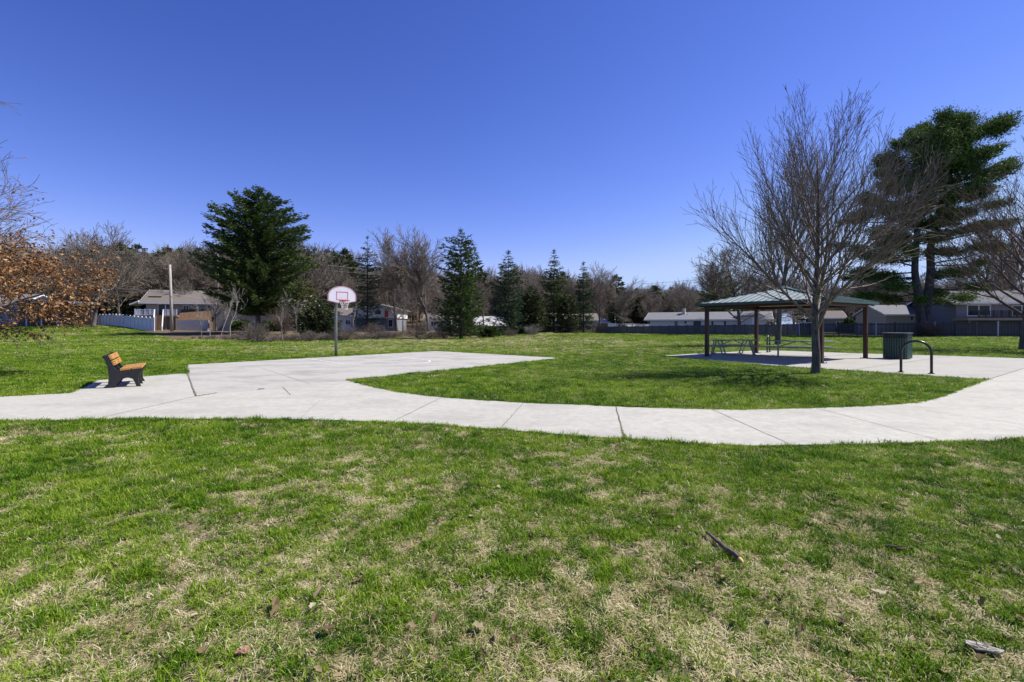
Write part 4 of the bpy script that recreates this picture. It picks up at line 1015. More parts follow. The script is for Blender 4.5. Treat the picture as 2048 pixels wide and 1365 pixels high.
# bits of houses seen between the spruces
Y = 96.0; g0 = T(850, Y); S = Y / F; h = empty('far_low_house', (g0.x, Y, .45), R(0), 'low far white house glimpsed between the gooseneck hoop and the wide spruce', 'house')
h['label'] = 'low far white house glimpsed beside the wide-based dark spruce'
gable_x(h, 0, 52 * S, 0, 7, 0, hz(637, Y) - .45, hz(627, Y) - .45, 'white', 'shingle', ov=.4); window(h, 1.2, .8, 1.1, 1.0); door(h, 3.2, 0, .9, 1.5, 'grey_wall')
Y = 92.0; g0 = T(952, Y); S = Y / F; h = empty('greenhouse_lean_to', (g0.x, Y, .45), R(12), 'low pale lean-to roof showing between two spruces', 'shed')
MB().box((0, .3, 0), (62 * S, 4, hz(650, Y) - .45)).build('wall', M['concrete_wall'], h)
MB().prism([(-.2, hz(654, Y) - .45), (4.4, hz(634, Y) - .45), (4.4, hz(633, Y) - .35), (-.2, hz(653, Y) - .35)], 0, -.4, 64 * S).build('roof', M['concrete_wall'], h)
Y = 90.0; g0 = T(1106, Y); S = Y / F; h = empty('pale_bungalow', (g0.x, Y, .3), R(-4), 'pale bungalow behind the slim spruces', 'house')
gable_x(h, 0, 88 * S, 0, 7, 0, hz(641, Y) - .3, hz(628, Y) - .3, 'tan_wall', 'shingle', ov=.4); window(h, 1.4, 1.0, 1.2, 1.1); window(h, 4.6, 1.0, 1.2, 1.1)
Y = 108.0; g0 = T(1190, Y); S = Y / F; h = empty('orange_wall_shed', (g0.x, Y, 0), R(-4), 'low orange-tan shed with pale roof past the board fence end', 'shed')
gable_x(h, 0, 28 * S, 0, 4, 0, hz(645.5, Y), hz(640, Y), 'orange_wall', 'white', ov=.3)
Y = 126.0; g0 = T(1258, Y); S = Y / F; h = empty('far_brown_house', (g0.x, Y, 0), R(0), 'far low house with brown roof and white end above the board fence', 'house')
gable_x(h, 0, 33 * S, 0, 7, 0, hz(641, Y), hz(631, Y), 'white', 'shingle', ov=.4); window(h, .8, .9, 1.6, .8)
# yard things near the pole
def blob(name, loc, r3, m, label, cat, seed, n=18):
    q = np.random.default_rng(seed); V = []; F_ = []
    for i in range(9):
        th = math.pi * i / 8 * .5 + 0
        for j in range(n):
            ph = 2 * math.pi * j / n; k = 1 + q.normal(0, .09); V.append((r3[0] * math.cos(ph) * math.cos(th) * k, r3[1] * math.sin(ph) * math.cos(th) * k, r3[2] * math.sin(th) * (1 + q.normal(0, .05))))
    for i in range(8):
        for j in range(n): F_.append((i * n + j, i * n + (j + 1) % n, (i + 1) * n + (j + 1) % n, (i + 1) * n + j))
    o = MB().add(np.array(V), F_).build(name, m); o.location = loc; tag(o, label, cat)
blob('boulder', T(14, 82) + Vector((0, -4, 0)), (1.5, .9, .95), M['rock'], 'low grey boulder at the lawn edge beneath the oak leaves', 'boulder', 3)
blob('tarp_bundle', G(432, 668.5), (.85, .5, .28), M['tarp'], 'small blue tarp bundle lying by the pale saplings', 'tarp', 5)
blob('white_sack', G(417, 668), (.33, .3, .95), M['white'], 'white sack standing beside the blue tarp bundle', 'sack', 6)

# ================================================================== trees
def rot_about(d, axis, a):
    return d * math.cos(a) + axis.cross(d) * math.sin(a) + axis * axis.dot(d) * (1 - math.cos(a))

def grow(seed, spec, start, direction, length, radius, out, lev=0, maxlev=4, rmin=.006):
    """one branch and everything that grows on it; out[lev] collects (points, radii)"""
    q = grow.r; n = spec['seg'][lev]; p = Vector(start); d = Vector(direction).normalized(); pts = [tuple(p)]; ds = [d.copy()]
    jit = spec['jit'][lev]; tr = spec['trop'][lev]; st = length / n
    for i in range(n):
        d = (d + Vector((q.gauss(0, jit), q.gauss(0, jit), q.gauss(0, jit))) + Vector((0, 0, tr))).normalized()
        p = p + d * st; pts.append(tuple(p)); ds.append(d.copy())
    tip = spec['tip'][lev]
    rad = [max(rmin, radius * (1 - (1 - tip) * (i / n) ** spec.get('pow', .85))) for i in range(n + 1)]
    out[min(lev, len(out) - 1)].append((np.array(pts), np.array(rad)))
    if lev >= maxlev: return
    dens = spec['kids'][lev]; k = max(spec.get('mink', 2), int(round(dens if lev == 0 else dens * length / spec['ref'][lev] * q.uniform(.8, 1.2))))
    s0 = spec['from'][lev]; az = q.uniform(0, 6.28)
    for j in range(k):
        t = s0 + (spec['to'][lev] - s0) * (j + q.uniform(.1, .9)) / k
        f = t * n; i = min(int(f), n - 1); f -= i
        a = Vector(pts[i]); b = Vector(pts[i + 1]); pos = a.lerp(b, f); dd = ds[i + 1]
        az += 2.4 + q.uniform(-.5, .5)
        ref = Vector((0, 0, 1)) if abs(dd.z) < .9 else Vector((1, 0, 0))
        e1 = dd.cross(ref).normalized(); e2 = dd.cross(e1)
        side = e1 * math.cos(az) + e2 * math.sin(az)
        ang = spec['ang'][lev] * q.uniform(.82, 1.15) * (1 - spec.get('close', .0) * t)
        cd_ = dd * math.cos(ang) + side * math.sin(ang)
        L = spec['len'][lev](t) * q.uniform(.75, 1.25) * (1 if lev == 0 else length)
        r = min(rad[i] * spec['rr'][lev] * q.uniform(.8, 1.1), L * spec.get('thick', .03) + rmin)
        grow(seed, spec, pos, cd_, L, r, out, lev + 1, maxlev, rmin)

def bare_tree(seed, spec, H, r0, lean=(0, 0), maxlev=3, rmin=.006):
    grow.r = random.Random(seed); out = [[] for _ in range(maxlev + 1)]
    grow(seed, spec, (0, 0, -.1), (lean[0], lean[1], 1), H, r0, out, 0, maxlev, rmin)
    return out

def flare(pr):                                            # root flare of a trunk
    p, r = pr; r = r.copy(); r[0] *= 1.35
    p2 = np.concatenate([p[:1], p[:1] + (p[1:2] - p[:1]) * .25, p[1:]]); r2 = np.concatenate([r[:1], [r[0] / 1.35 * 1.05], r[1:]]); return (p2, r2)

def tree_meshes(out, trunk_m, twig_m, names=('trunk', 'branches'), mains=1):
    t = MB()
    for pr in out[0]:
        p, r = flare(pr); t.tube(p, r, 12)
    b = MB(); add_tubes(b, out[1], 6)
    for l in range(2, len(out)): add_tubes(b, out[l], 4 if l == 2 else 3)
    to = t.build(names[0], trunk_m, None, True); bo = b.build(names[1], twig_m, None, True)
    return to, bo

# ---- the young maple in front
maple_spec = dict(seg=[12, 9, 6, 4, 3], jit=[.03, .055, .055, .065, .075], trop=[.0, .050, .07, .06, .05], tip=[.10, .12, .25, .4, .6], kids=[30, 10, 5.0, 3.0], ref=[1, 3.0, 1.3, .6],
    **{'from': [.20, .18, .15, .2], 'to': [.93, .97, .98, .95]}, ang=[1.02, .60, .60, .55], close=.52,
    len=[lambda t: 4.75 * (1.0 - .62 * max(0, t - .2)), lambda t: .50 * (1.05 - .65 * t), lambda t: .50 * (1.1 - .5 * t), lambda t: .55], rr=[.62, .62, .62, .65], thick=.018)
def place_bare(name, label, loc, meshes, rz=0, sc=1.0, cat='tree', group=None, copies=False):
    r = empty(name, loc, rz, label, cat, group); r.scale = (sc, sc, sc) if np.isscalar(sc) else sc
    for o in meshes:
        c = o
        if copies: c = o.copy(); COL.objects.link(c)
        c.parent = r
    return r
mp_loc = G(1631, 748.5)
out = bare_tree(129, maple_spec, 7.3, .155, (.01, 0), 4, .0048)
out[4] = [x for x in out[4] if rnd.random() < .5]
place_bare('maple_tree', 'leafless young maple with one straight trunk in front of the pavilion', mp_loc, tree_meshes(out, M['bark_maple'], M['twig_maple']), R(90), (.85, .85, .945))
# ---- bare maple reaching in from the right edge
spec2 = dict(maple_spec); spec2['ang'] = [1.05, .7, .65, .6]; spec2['trop'] = [.0, .03, .05, .05, .05]
out = bare_tree(5, spec2, 6.6, .15, (.0, 0), 4, .0048)
out[4] = [x for x in out[4] if rnd.random() < .45]
rt = G(2046, 701)
place_bare('maple_tree', 'leafless maple with low spreading branches on the grass behind the plaza', rt, tree_meshes(out, M['bark_maple'], M['twig_red']), R(75), 1.42)
# ---- taller bare tree behind the pavilion
spec3 = dict(maple_spec); spec3['ang'] = [.62, .5, .5, .5]; spec3['len'] = [lambda t: 7.2 * (1.0 - .6 * t), lambda t: .48 * (1.05 - .6 * t), lambda t: .5, lambda t: .5]; spec3['ref'] = [1, 4.5, 2.0, .9]; spec3['from'] = [.22, .15, .15, .2]
out = bare_tree(33, spec3, 13.0, .22, (.0, 0), 3, .011)
place_bare('bare_tree', 'tall upright leafless tree just behind the pavilion', G(1556, 690), tree_meshes(out, M['bark_grey'], M['twig_grey']), 1.0)

# ---- oak with dry brown leaves at the left edge
oak_spec = dict(seg=[10, 10, 7, 5, 3], jit=[.04, .10, .12, .14, .15], trop=[0, .012, .0, .0, -.03], tip=[.15, .12, .25, .4, .6], kids=[26, 9, 5, 3], ref=[1, 3.5, 1.5, .7], **{'from': [.12, .25, .2, .2], 'to': [.95, .97, .98, .95]},
    ang=[1.35, .75, .7, .6], close=.45, len=[lambda t: 5.6 * (1.0 - .55 * t), lambda t: .46 * (1.1 - .6 * t), lambda t: .5, lambda t: .5], rr=[.45, .6, .62, .65], thick=.014)
out = bare_tree(14, oak_spec, 8.0, .20, (0, 0), 4, .0055)
oak_loc = Vector((-17.7, 12.6, 0)); oak_rz = R(0)
oak = place_bare('oak_tree', 'small oak still holding dry brown leaves at the edge of the lawn', oak_loc, tree_meshes(out, M['bark_grey'], M['brush']), oak_rz)
tips = np.concatenate([p[1:] for lv in (3, 4) for p, _ in out[lv]])
rr_ = np.hypot(tips[:, 0], tips[:, 1])
pk = np.clip((4.7 - tips[:, 2]) / 1.3, .02, 1) * np.clip((rr_ - .8) / 1.5, .05, 1)
keep = (tips[:, 2] > 1.15) & (tips[:, 0] < 4.75 - .5 * np.maximum(0, tips[:, 2] - 2.4)) & (tips[:, 0] > 0); tips, pk = tips[keep], pk[keep]; tips = np.repeat(tips, 3, 0); tips = tips[rng.uniform(size=len(tips)) < np.repeat(pk, 3)]
n = len(tips); k = min(1, 11000 / max(n, 1)); tips = tips[rng.uniform(size=n) < k]; n = len(tips); print('oak leaves', n, k)
dd = rng.normal(size=(n, 3)); dd[:, 2] = dd[:, 2] * .6 - .7
v1, f1 = cards(tips + rng.normal(0, .07, (n, 3)), dd, rng.uniform(.08, .15, n), rng.uniform(.045, .085, n), rng, .35)
MB().add(v1, f1).build('leaves', M['oak_leaf'], oak)

# ---- conifers
def conifer(seed, H, prof, whorls, per, droop, tip, sl, sw, m, trunk_r, dens=1.0, zlo=.06, trunk_m='bark_pine', gaps=.0, hang=.0):
    """prof: (fraction of height from the top, radius). Branches in whorls, each covered by needle sprays."""
    q = np.random.default_rng(seed); pf = np.array(prof); tb = []; B, D, Ln, Wd = [], [], [], []
    for w in range(whorls):
        fz = (w + q.uniform(-.3, .3)) / whorls; fz = max(.004, fz); z = H * (1 - fz)
        if z < zlo * H: continue
        Rw = np.interp(fz, pf[:, 0], pf[:, 1])
        k = max(3, int(per * (.5 + .5 * min(1, fz * 4)))); a0 = q.uniform(0, 6.28)
        for j in range(k):
            if q.uniform() < gaps: continue
            az = a0 + 6.283 * j / k + q.normal(0, .18); Rb = Rw * q.uniform(.62, 1.12)
            o = np.array([np.cos(az), np.sin(az), 0]); sd = np.array([-o[1], o[0], 0])
            s = np.linspace(0, 1, 6); dz = droop * q.uniform(.7, 1.3); tp = tip * q.uniform(.6, 1.3)
            line = o[None] * (Rb * s)[:, None] + sd[None] * (Rb * .10 * q.normal() * s ** 2)[:, None]; line[:, 2] = z + Rb * (-dz * s + tp * s ** 2) + q.normal(0, .012 * H / 10)
            tb.append((line, np.linspace(.022 * Rb ** .5 + .012, .006, 6)))
            ns = max(5, int(Rb / (sl * .26) * 2.2 * dens)); t = q.uniform(.06, 1.0, ns) ** .8; f = t * 5; i = np.minimum(f.astype(int), 4); f = (f - i)[:, None]
            base = line[i] * (1 - f) + line[i + 1] * f
            sg = np.where(q.uniform(size=ns) < .5, -1, 1); spread = q.uniform(.3, 1.1, ns) * (1.15 - t * .6)
            d = o[None] * np.cos(spread)[:, None] + sd[None] * (np.sin(spread) * sg)[:, None]; d[:, 2] += q.normal(.05, .22, ns) - hang * q.uniform(0, 1, ns) + (tip - droop) * .5 * t
            base = base + q.normal(0, .13 * sl + .012 * Rb, base.shape)
            B.append(base); D.append(d); Ln.append(sl * q.uniform(.6, 1.3, ns) * (1.15 - .45 * t) * min(1, .45 + Rb / 2)); Wd.append(sw * q.uniform(.6, 1.3, ns) * min(1, .6 + Rb / 3))
    ntop = 14; B.append(np.stack([np.zeros(ntop), np.zeros(ntop), H * (1 - q.uniform(.0, .045, ntop))], -1)); dt = q.normal(size=(ntop, 3)) * .5; dt[:, 2] += .9; D.append(dt); Ln.append(np.full(ntop, sl * .8)); Wd.append(np.full(ntop, sw * .6))
    B = np.concatenate(B); D = np.concatenate(D); Ln = np.concatenate(Ln); Wd = np.concatenate(Wd)
    V, F_ = cards(B, D, Ln, Wd, q, .3)
    V2, F2 = cards(B, D + q.normal(0, .25, D.shape), Ln * .8, Wd, q, .3)
    cr = MB().add(V, F_); cr.add(V2, F2); cr = cr.build('crown', M[m])
    t = MB().tube([(0, 0, -.1), (0, 0, .05 * H), (0, 0, .5 * H), (0, 0, H * .985)], [trunk_r * 1.25, trunk_r, trunk_r * .62, .02], 10)
    add_tubes(t, tb, 4)
    return t.build('trunk', M[trunk_m], None, True), cr

def con(name, label, u, v_top, Y, vb, seed, prof_px, whorls, per, droop, tip, sl, sw, m, tr, cat='tree', group=None, rz=0., **kw):
    b = G(u, vb) if vb else T(u, Y); H = hz(v_top, b.y) - b.z; k = b.y / F; vbase = 650 + (CAMZ - b.z) / k
    prof = [((v - v_top) / (vbase - v_top), r * k) for v, r in prof_px]
    return place_bare(name, label, b, conifer(seed, H, prof, whorls, per, droop, tip, sl, sw, m, tr, **kw), rz, 1.0, cat, group)
con('spruce_tree', 'largest broad dark spruce with two exposed lower trunks before the tan house', 516, 374, 70, None, 1, [(374, 2), (385, 18), (402, 42), (430, 80), (462, 92), (500, 92), (550, 104), (580, 102), (605, 84), (632, 45), (640, 10)], 40, 10, .12, .34, 0.70, .12, 'spruce', .36, zlo=.11, dens=1.8)
con('spruce_tree', 'narrow blue-green spruce with a bare pale lower trunk beside the backboard', 735, 474, 78, None, 2, [(474, 1), (490, 9), (510, 20), (530, 26), (550, 30), (570, 33), (590, 26), (604, 10), (610, 22), (640, 34), (668, 30)], 30, 7, .10, .30, .62, .10, 'blue_spruce', .17, zlo=.03, dens=.62, gaps=.18)
con('spruce_tree', 'dark ragged spruce with wide foliage down to the lawn near the middle', 922, 461, None, 678, 3, [(461, 1), (474, 9), (486, 27), (500, 33), (530, 38), (555, 46), (575, 40), (600, 42), (640, 54), (672, 50)], 32, 9, .05, .38, .66, .10, 'spruce', .2, zlo=.015, dens=.85, gaps=.24)
con('spruce_tree', 'evenly cone-shaped spruce with bare lower trunk right of centre', 1017, 502, None, 672.5, 4, [(502, 1), (515, 8), (535, 18), (555, 25), (575, 28), (595, 30), (625, 32), (655, 34), (668, 22)], 30, 8, .12, .28, .6, .105, 'blue_spruce', .17, zlo=.05, dens=.75, gaps=.12)
bpy.data.objects['spruce_tree.003']['label'] = 'evenly cone-shaped blue-green spruce with a bare thin lower trunk'
con('spruce_tree', 'slender tall spruce with drooping lower half between two rounder evergreens', 1108, 501, None, 670, 5, [(501, 1), (515, 7), (530, 13), (550, 21), (570, 25), (590, 25), (620, 27), (650, 30), (665, 18)], 32, 8, .16, .30, .6, .105, 'spruce', .18, zlo=.04, dens=.8, gaps=.14)
con('spruce_tree', 'slim spruce at the end of the row next to the board fence', 1167, 526, None, 668.8, 6, [(526, 1), (540, 7), (560, 13), (580, 16), (610, 20), (640, 24), (662, 20)], 28, 8, .14, .28, .6, .105, 'blue_spruce', .15, zlo=.05, dens=.85, gaps=.1)
con('evergreen_tree', 'rounded dull green evergreen between the two cone-shaped spruces', 1062, 577, None, 671.5, 7, [(577, 6), (585, 16), (600, 25), (620, 30), (645, 31), (665, 22)], 20, 9, .16, .2, .7, .16, 'dark_conifer', .14, zlo=.05, dens=.75)
con('evergreen_tree', 'short dull evergreen close beside the slender spruce', 1136, 583, None, 670, 8, [(583, 5), (592, 14), (612, 22), (635, 25), (660, 18)], 20, 8, .16, .2, .65, .15, 'dark_conifer', .12, zlo=.05, dens=.7)
con('cedar_tree', 'yellow-green feathery cedar at the foot of the big spruce', 606, 558, None, 676, 9, [(558, 8), (575, 20), (600, 29), (630, 31), (655, 24), (668, 10)], 20, 8, .12, .35, .55, .12, 'cedar', .10, zlo=.1, dens=.6, trunk_m='bark_grey', gaps=.15)
con('yew_bush', 'dark spreading evergreen bush between the cedar and the hoop pole', 640, 606, None, 678, 10, [(606, 8), (615, 22), (632, 36), (655, 40), (674, 34)], 16, 9, .05, .28, .6, .14, 'dark_conifer', .08, cat='bush', zlo=.02, dens=.8)
con('evergreen_bush', 'low bushy green evergreen at the lawn edge beside the ragged spruce', 974, 653, None, 676, 11, [(653, 8), (660, 24), (672, 30)], 8, 9, .05, .3, .4, .12, 'spruce', .05, cat='bush', zlo=.02)
con('fir_tree', 'small dense dark fir peeking over the picket fence', 1697, 634, 88, None, 12, [(634, 1), (645, 12), (655, 19), (665, 22)], 16, 9, .15, .15, .6, .16, 'spruce', .12)
con('pine_tree', 'dark bushy pine behind the pavilion roof corner', 1443, 544, 92, None, 13, [(544, 10), (556, 20), (575, 29), (600, 35), (625, 36), (640, 20)], 16, 8, .0, .35, 1.1, .26, 'pine', .2, zlo=.16, dens=.8)
for i, (u, vt, Y, hw, lb) in enumerate([(592, 488, 128, 26, 'distant rounded evergreen crown showing above the wood behind the big spruce'), (685, 531, 118, 22, 'distant rounded evergreen crown above the backboard'), (1233, 556, 108, 16, 'distant narrow evergreen standing over the board fence end'),
        (1311, 576, 124, 14, 'distant evergreen beside the thin utility pole'), (1270, 588, 122, 15, 'distant low evergreen over the far brown house'), (366, 512, 124, 22, 'distant evergreen on the wooded hill behind the bare pole'), (318, 506, 128, 26, 'distant broad evergreen on the wooded hill above the deck house roof'), (782, 545, 112, 24, 'distant dark evergreen behind the round leafless oak'),
        (655, 560, 112, 20, 'distant dull evergreen low beside the backboard'), (1050, 560, 118, 18, 'distant evergreen crown filling the gap between cone-shaped spruces')]):
    con('evergreen_tree', lb, u, vt, Y, None, 30 + i, [(vt, 5), (vt + 10, hw * .6), (vt + 30, hw), (vt + 60, hw * 1.05), (vt + 90, hw * .8)], 18, 8, .05, .3, 1.5, .36, 'dark_conifer', .2, dens=.8, zlo=.1, group='evergreens in the distant wood')

# ---- tall two-trunked white pine at the right
def white_pine():
    Y = 64.0; b = T(1848, Y); k = Y / F; q = np.random.default_rng(77)
    r = empty('pine_tree', b, 0, 'tall two-trunked white pine with windswept foliage layers behind the picket fence', 'tree')
    def L(u, v, y=0): return np.array(((u - 1848) * k, y, CAMZ - (v - 650) * k))
    t1 = spline([L(1838, 671, -.6), L(1834, 640, -.6), L(1830, 590, -.5), L(1826, 545, -.3), L(1832, 500, 0), L(1838, 450, .2), L(1846, 400, .3), L(1852, 350, .3), L(1858, 310, .2)], 4)
    t2 = spline([L(1856, 671, .6), L(1857, 645, .6), L(1864, 590, .6), L(1868, 540, .5), L(1866, 495, .4), L(1876, 450, .2), L(1884, 400, 0), L(1890, 340, 0), L(1902, 280, 0), L(1915, 235, 0)], 4)
    for t, ra in ((t1, .95), (t2, 1.05)):
        n = len(t); MB().tube(t, [ra * k * 9 * (1 - .82 * i / n) if i else ra * k * 11 for i in range(n)], 12).build('trunk', M['bark_pine'], r, True)
    # foliage plates: centre, half length, half thickness in pixels, tilt
    pl = []
    for (u, v, a, h_, ti) in [(1872, 240, 24, 12, 10), (1845, 262, 24, 12, 10), (1905, 232, 22, 11, 10), (1815, 292, 22, 12, 5), (1880, 300, 30, 15, 5), (1840, 330, 30, 14, 5), (1925, 238, 26, 13, 30), (1895, 250, 26, 13, 15), (1862, 275, 28, 14, 20), (1955, 252, 38, 12, 32), (1985, 247, 20, 6, 30), (1832, 300, 26, 13, 15), (1900, 285, 34, 14, 25), (1950, 295, 44, 12, 28), (1985, 286, 22, 6, 28), (1805, 318, 18, 10, 10), (1870, 320, 34, 14, 10), (1925, 325, 36, 12, 24),
            (1812, 352, 26, 12, 8), (1850, 355, 30, 14, 5), (1900, 358, 34, 13, 15), (1960, 340, 40, 11, 20), (1990, 322, 18, 7, 20), (1790, 388, 26, 11, 5), (1835, 395, 32, 13, 0), (1885, 400, 34, 13, 8), (1940, 378, 38, 11, 15), (1990, 365, 32, 8, 12), (1770, 420, 26, 10, 5), (1815, 432, 34, 12, 0), (1870, 440, 34, 12, 4), (1930, 420, 40, 11, 10), (1985, 405, 28, 8, 8), (1755, 462, 30, 9, 4), (1800, 470, 34, 11, 0),
            (1850, 475, 26, 10, 0), (1915, 462, 38, 10, 6), (1965, 448, 28, 7, 6), (1740, 508, 34, 8, 4), (1795, 512, 34, 10, -2), (1905, 500, 34, 9, 2), (1950, 492, 26, 7, 4), (1760, 545, 36, 8, 2), (1800, 552, 30, 9, -4), (1900, 542, 30, 9, 0), (1935, 535, 26, 7, 0), (1765, 585, 36, 8, 0), (1805, 592, 24, 8, -5), (1890, 580, 26, 8, -4), (1925, 590, 26, 8, -4), (1715, 480, 22, 6, 6), (1705, 550, 18, 6, 4), (1725, 425, 18, 6, 5)]:
        pl.append((u, v, a, h_, ti, q.uniform(-2.6, 2.6))); 
        for _ in range(0 if u > 1965 else 2 if v < 480 else 1): pl.append((u + q.uniform(-14, 14), v + q.uniform(-14, 12), a * q.uniform(.5, .9), h_ * q.uniform(.8, 1.2), ti + q.uniform(-10, 14), q.uniform(-4.5, 4.5)))
    B, D, Ln, Wd = [], [], [], []; limbs = []
    T1 = np.array(t1); T2 = np.array(t2)
    for u, v, a, h_, ti, y in pl:
        u -= 16 * min(1, max(0, (620 - v) / 250)); v += 20 * min(1, max(.3, (500 - v) / 200)); ti *= .8; h_ *= 1.15
        c = L(u, v, y); tr = T1 if u < 1850 else T2
        j = np.argmin(np.abs(tr[:, 2] - (c[2] - .30 * abs(c[0] - tr[:, 0]) * (1 if ti > 8 else .25)))); s_ = tr[j]
        mid = (s_ * .5 + c * .5) + np.array([0, 0, -.25 if ti < 15 else -.1]); limbs.append((np.array([s_, s_ * .7 + mid * .3 + q.normal(0, .05, 3), mid, mid * .45 + c * .55, c]), np.linspace(.13, .03, 5)))
        n = int(a * h_ * 2.3); th = math.radians(ti); A = a * k; Hh = h_ * k; W = A * .75
        x = q.normal(0, .45, (n, 3)); x = np.clip(x, -1.1, 1.1)
        lump = .75 + .5 * q.uniform(size=n)
        e1 = np.array([math.cos(th), 0, math.sin(th)]); e3 = np.array([-math.sin(th), 0, math.cos(th)])
        pos = c + e1 * (x[:, :1] * A * 1.1) + np.array([0, 1, 0]) * (x[:, 1:2] * W) + e3 * (x[:, 2:3] * Hh * .95 * lump[:, None])
        d = q.normal(size=(n, 3)) * .8 + e1 * (np.sign(c[0] - s_[0]) * .55 if abs(c[0] - s_[0]) > .5 else 0) + np.array([.25, 0, .45])
        B.append(pos); D.append(d); Ln.append(q.uniform(.28, .58, n)); Wd.append(q.uniform(.06, .13, n))
    B = np.concatenate(B); D = np.concatenate(D); Ln = np.concatenate(Ln); Wd = np.concatenate(Wd)
    V, F_ = cards(B, D, Ln, Wd, q, .3); c_ = MB().add(V, F_); V, F_ = cards(B + q.normal(0, .15, B.shape), D + q.normal(0, .5, D.shape), Ln * .8, Wd, q, .3); c_.add(V, F_); c_.build('crown', M['pine'], r)
    lm = MB(); add_tubes(lm, limbs, 6)
    dead = []
    for j in range(16):
        tr = T1 if j % 2 else T2; s_ = tr[int(q.uniform(6, 20))]; dr = np.array([q.choice([-1, 1]) * q.uniform(.6, 2.4), q.normal(0, .8), q.uniform(-.4, .5)]); dead.append((np.array([s_, s_ + dr * .5, s_ + dr + np.array([0, 0, .15])]), np.array([.05, .035, .015])))
    add_tubes(lm, dead, 4); lm.build('limbs', M['bark_pine'], r, True)
white_pine()

# ---- bare background trees: a few grown forms, each placed tree a thing of its own
specA = dict(seg=[8, 8, 6, 4, 3], jit=[.05, .10, .12, .13, .14], trop=[0, .05, .04, .03, .02], tip=[.2, .15, .3, .5, .6], kids=[16, 8, 5.5, 4], ref=[1, 5.5, 2.6, 1.2], **{'from': [.25, .2, .2, .2], 'to': [.97, .97, .98, .95]}, ang=[.85, .7, .7, .6], close=.4,
    len=[lambda t: 7.5 * (1.0 - .5 * t), lambda t: .5 * (1.1 - .6 * t), lambda t: .52, lambda t: .55], rr=[.55, .62, .65, .7], thick=.016)
specB = dict(specA); specB['ang'] = [.5, .5, .55, .55]; specB['from'] = [.2, .15, .2, .2]; specB['len'] = [lambda t: 8.2 * (1.0 - .5 * t), lambda t: .46, lambda t: .5, lambda t: .5]
specC = dict(specA); specC['ang'] = [1.15, .75, .7, .6]; specC['trop'] = [0, .09, .05, .03, .02]; specC['from'] = [.16, .2, .2, .2]; specC['len'] = [lambda t: 8.4 * (1.0 - .5 * t), lambda t: .5 * (1.1 - .6 * t), lambda t: .5, lambda t: .5]
forms = []
for i, (sp_, seed) in enumerate([(specA, 1), (specA, 2), (specB, 3), (specB, 4), (specC, 5), (specC, 6), (specA, 7)]):
    out = bare_tree(400 + seed, sp_, 11.5, .30, (rnd.uniform(-.05, .05), rnd.uniform(-.05, .05)), 4, .021)
    if i in (2, 3):
        out = bare_tree(400 + seed, sp_, 12.0, .24, (0, 0), 4, .019)
    me = tree_meshes(out, M['bark_grey'], M['twig_grey'])
    Ht = max(p[:, 2].max() for p, _ in out[2])
    forms.append((me, Ht)); 
    for o in me: COL.objects.unlink(o)
def put(label, u, v_top, Y, f, rz, name='bare_tree', wide=1.0, vb=None, mt=None, group=None):
    b = G(u, vb) if vb else T(u, Y); me, Ht = forms[f]; H = hz(v_top, b.y) - b.z; s = H / Ht
    r = empty(name, b, rz, label, 'tree', group); r.scale = (s * wide, s * wide, s)
    for o in me:
        c = o.copy(); COL.objects.link(c); c.parent = r
        if mt and o is me[1]: c.material_slots[0].link = 'OBJECT'; c.material_slots[0].material = M[mt]
    return r
put('spreading leafless tree with thick leaning trunk at the end of the white vinyl fence', 186, 440, 84, 4, .4, wide=1.0)
put('second leafless tree with dense fine twigs just behind the vinyl fence', 236, 486, 94, 1, 1.4)
put('leafless tree with a round top showing beside the big spruce', 612, 474, 92, 0, 2.2)
put('round-crowned leafless oak right of the narrow blue-green spruce', 794, 492, 82, 4, 3.0, wide=.85)
bpy.data.objects[[o.name for o in bpy.data.objects if o.name.startswith('bare_tree')][-1]]['label'] = 'round-crowned leafless oak next to the narrow blue-green spruce'
put('tall vase-shaped leafless tree left of the ragged dark spruce', 856, 474, 80, 2, .7, wide=1.1)
bpy.data.objects[[o.name for o in bpy.data.objects if o.name.startswith('bare_tree')][-1]]['label'] = 'tall vase-shaped leafless tree leaning against the ragged dark spruce'
put('leafless tree with upright limbs past the last slim spruce', 1199, 532, 86, 3, 1.1, wide=1.15)
put('leafless tree with straight dark trunk rising behind the board fence', 1243, 572, 80, 6, 2.0, wide=.8)
put('small round leafless tree alone above the ranch house roof', 1372, 568, 104, 5, .3, wide=.9)
put('wide round leafless tree behind the board fence and pavilion', 1479, 486, 73, 5, 1.9, wide=1.12)
put('leafless tree over the far brown house roof', 1296, 583, 112, 1, 2.6)
put('leafless tree standing behind the pavilion near post', 1712, 545, 84, 2, 2.9)
put('leafless tree behind the large grey deck house', 1976, 470, 84, 0, .9)
put('leafless tree beyond the deck house near the frame edge', 2040, 440, 88, 6, 4.0)
put('dark leafless tree in front of the deck house roof end', 367, 560, 92, 3, 5.0, wide=.8)
put('crooked leafless tree between the deck house and the tan house', 432, 548, 80, 1, 3.7, wide=.8)
put('leafless tree behind the red door house gable', 690, 560, 96, 6, 1.2)
put('leafless tree in front of the red door house', 806, 560, 72, 1, 4.4, wide=.7)
put('grey leafless tree with drooping twigs beside the low far white house', 882, 570, 70, 4, 5.4, wide=.6)
put('leafless tree between the ragged spruce and the cone-shaped spruce', 968, 556, 88, 0, .2, wide=.8)
put('leafless tree between the cone-shaped spruce and the slender spruce', 1072, 545, 98, 3, .6)
put('leafless tree showing between the two slim spruces', 1140, 556, 100, 2, 4.7)
put('leafless tree behind the small brown roofed house', 1640, 566, 112, 4, 2.4)
put('leafless tree behind the tan garage', 1790, 560, 96, 6, 3.3)
put('leafless tree over the orange-tan shed', 1222, 560, 112, 4, 3.9)
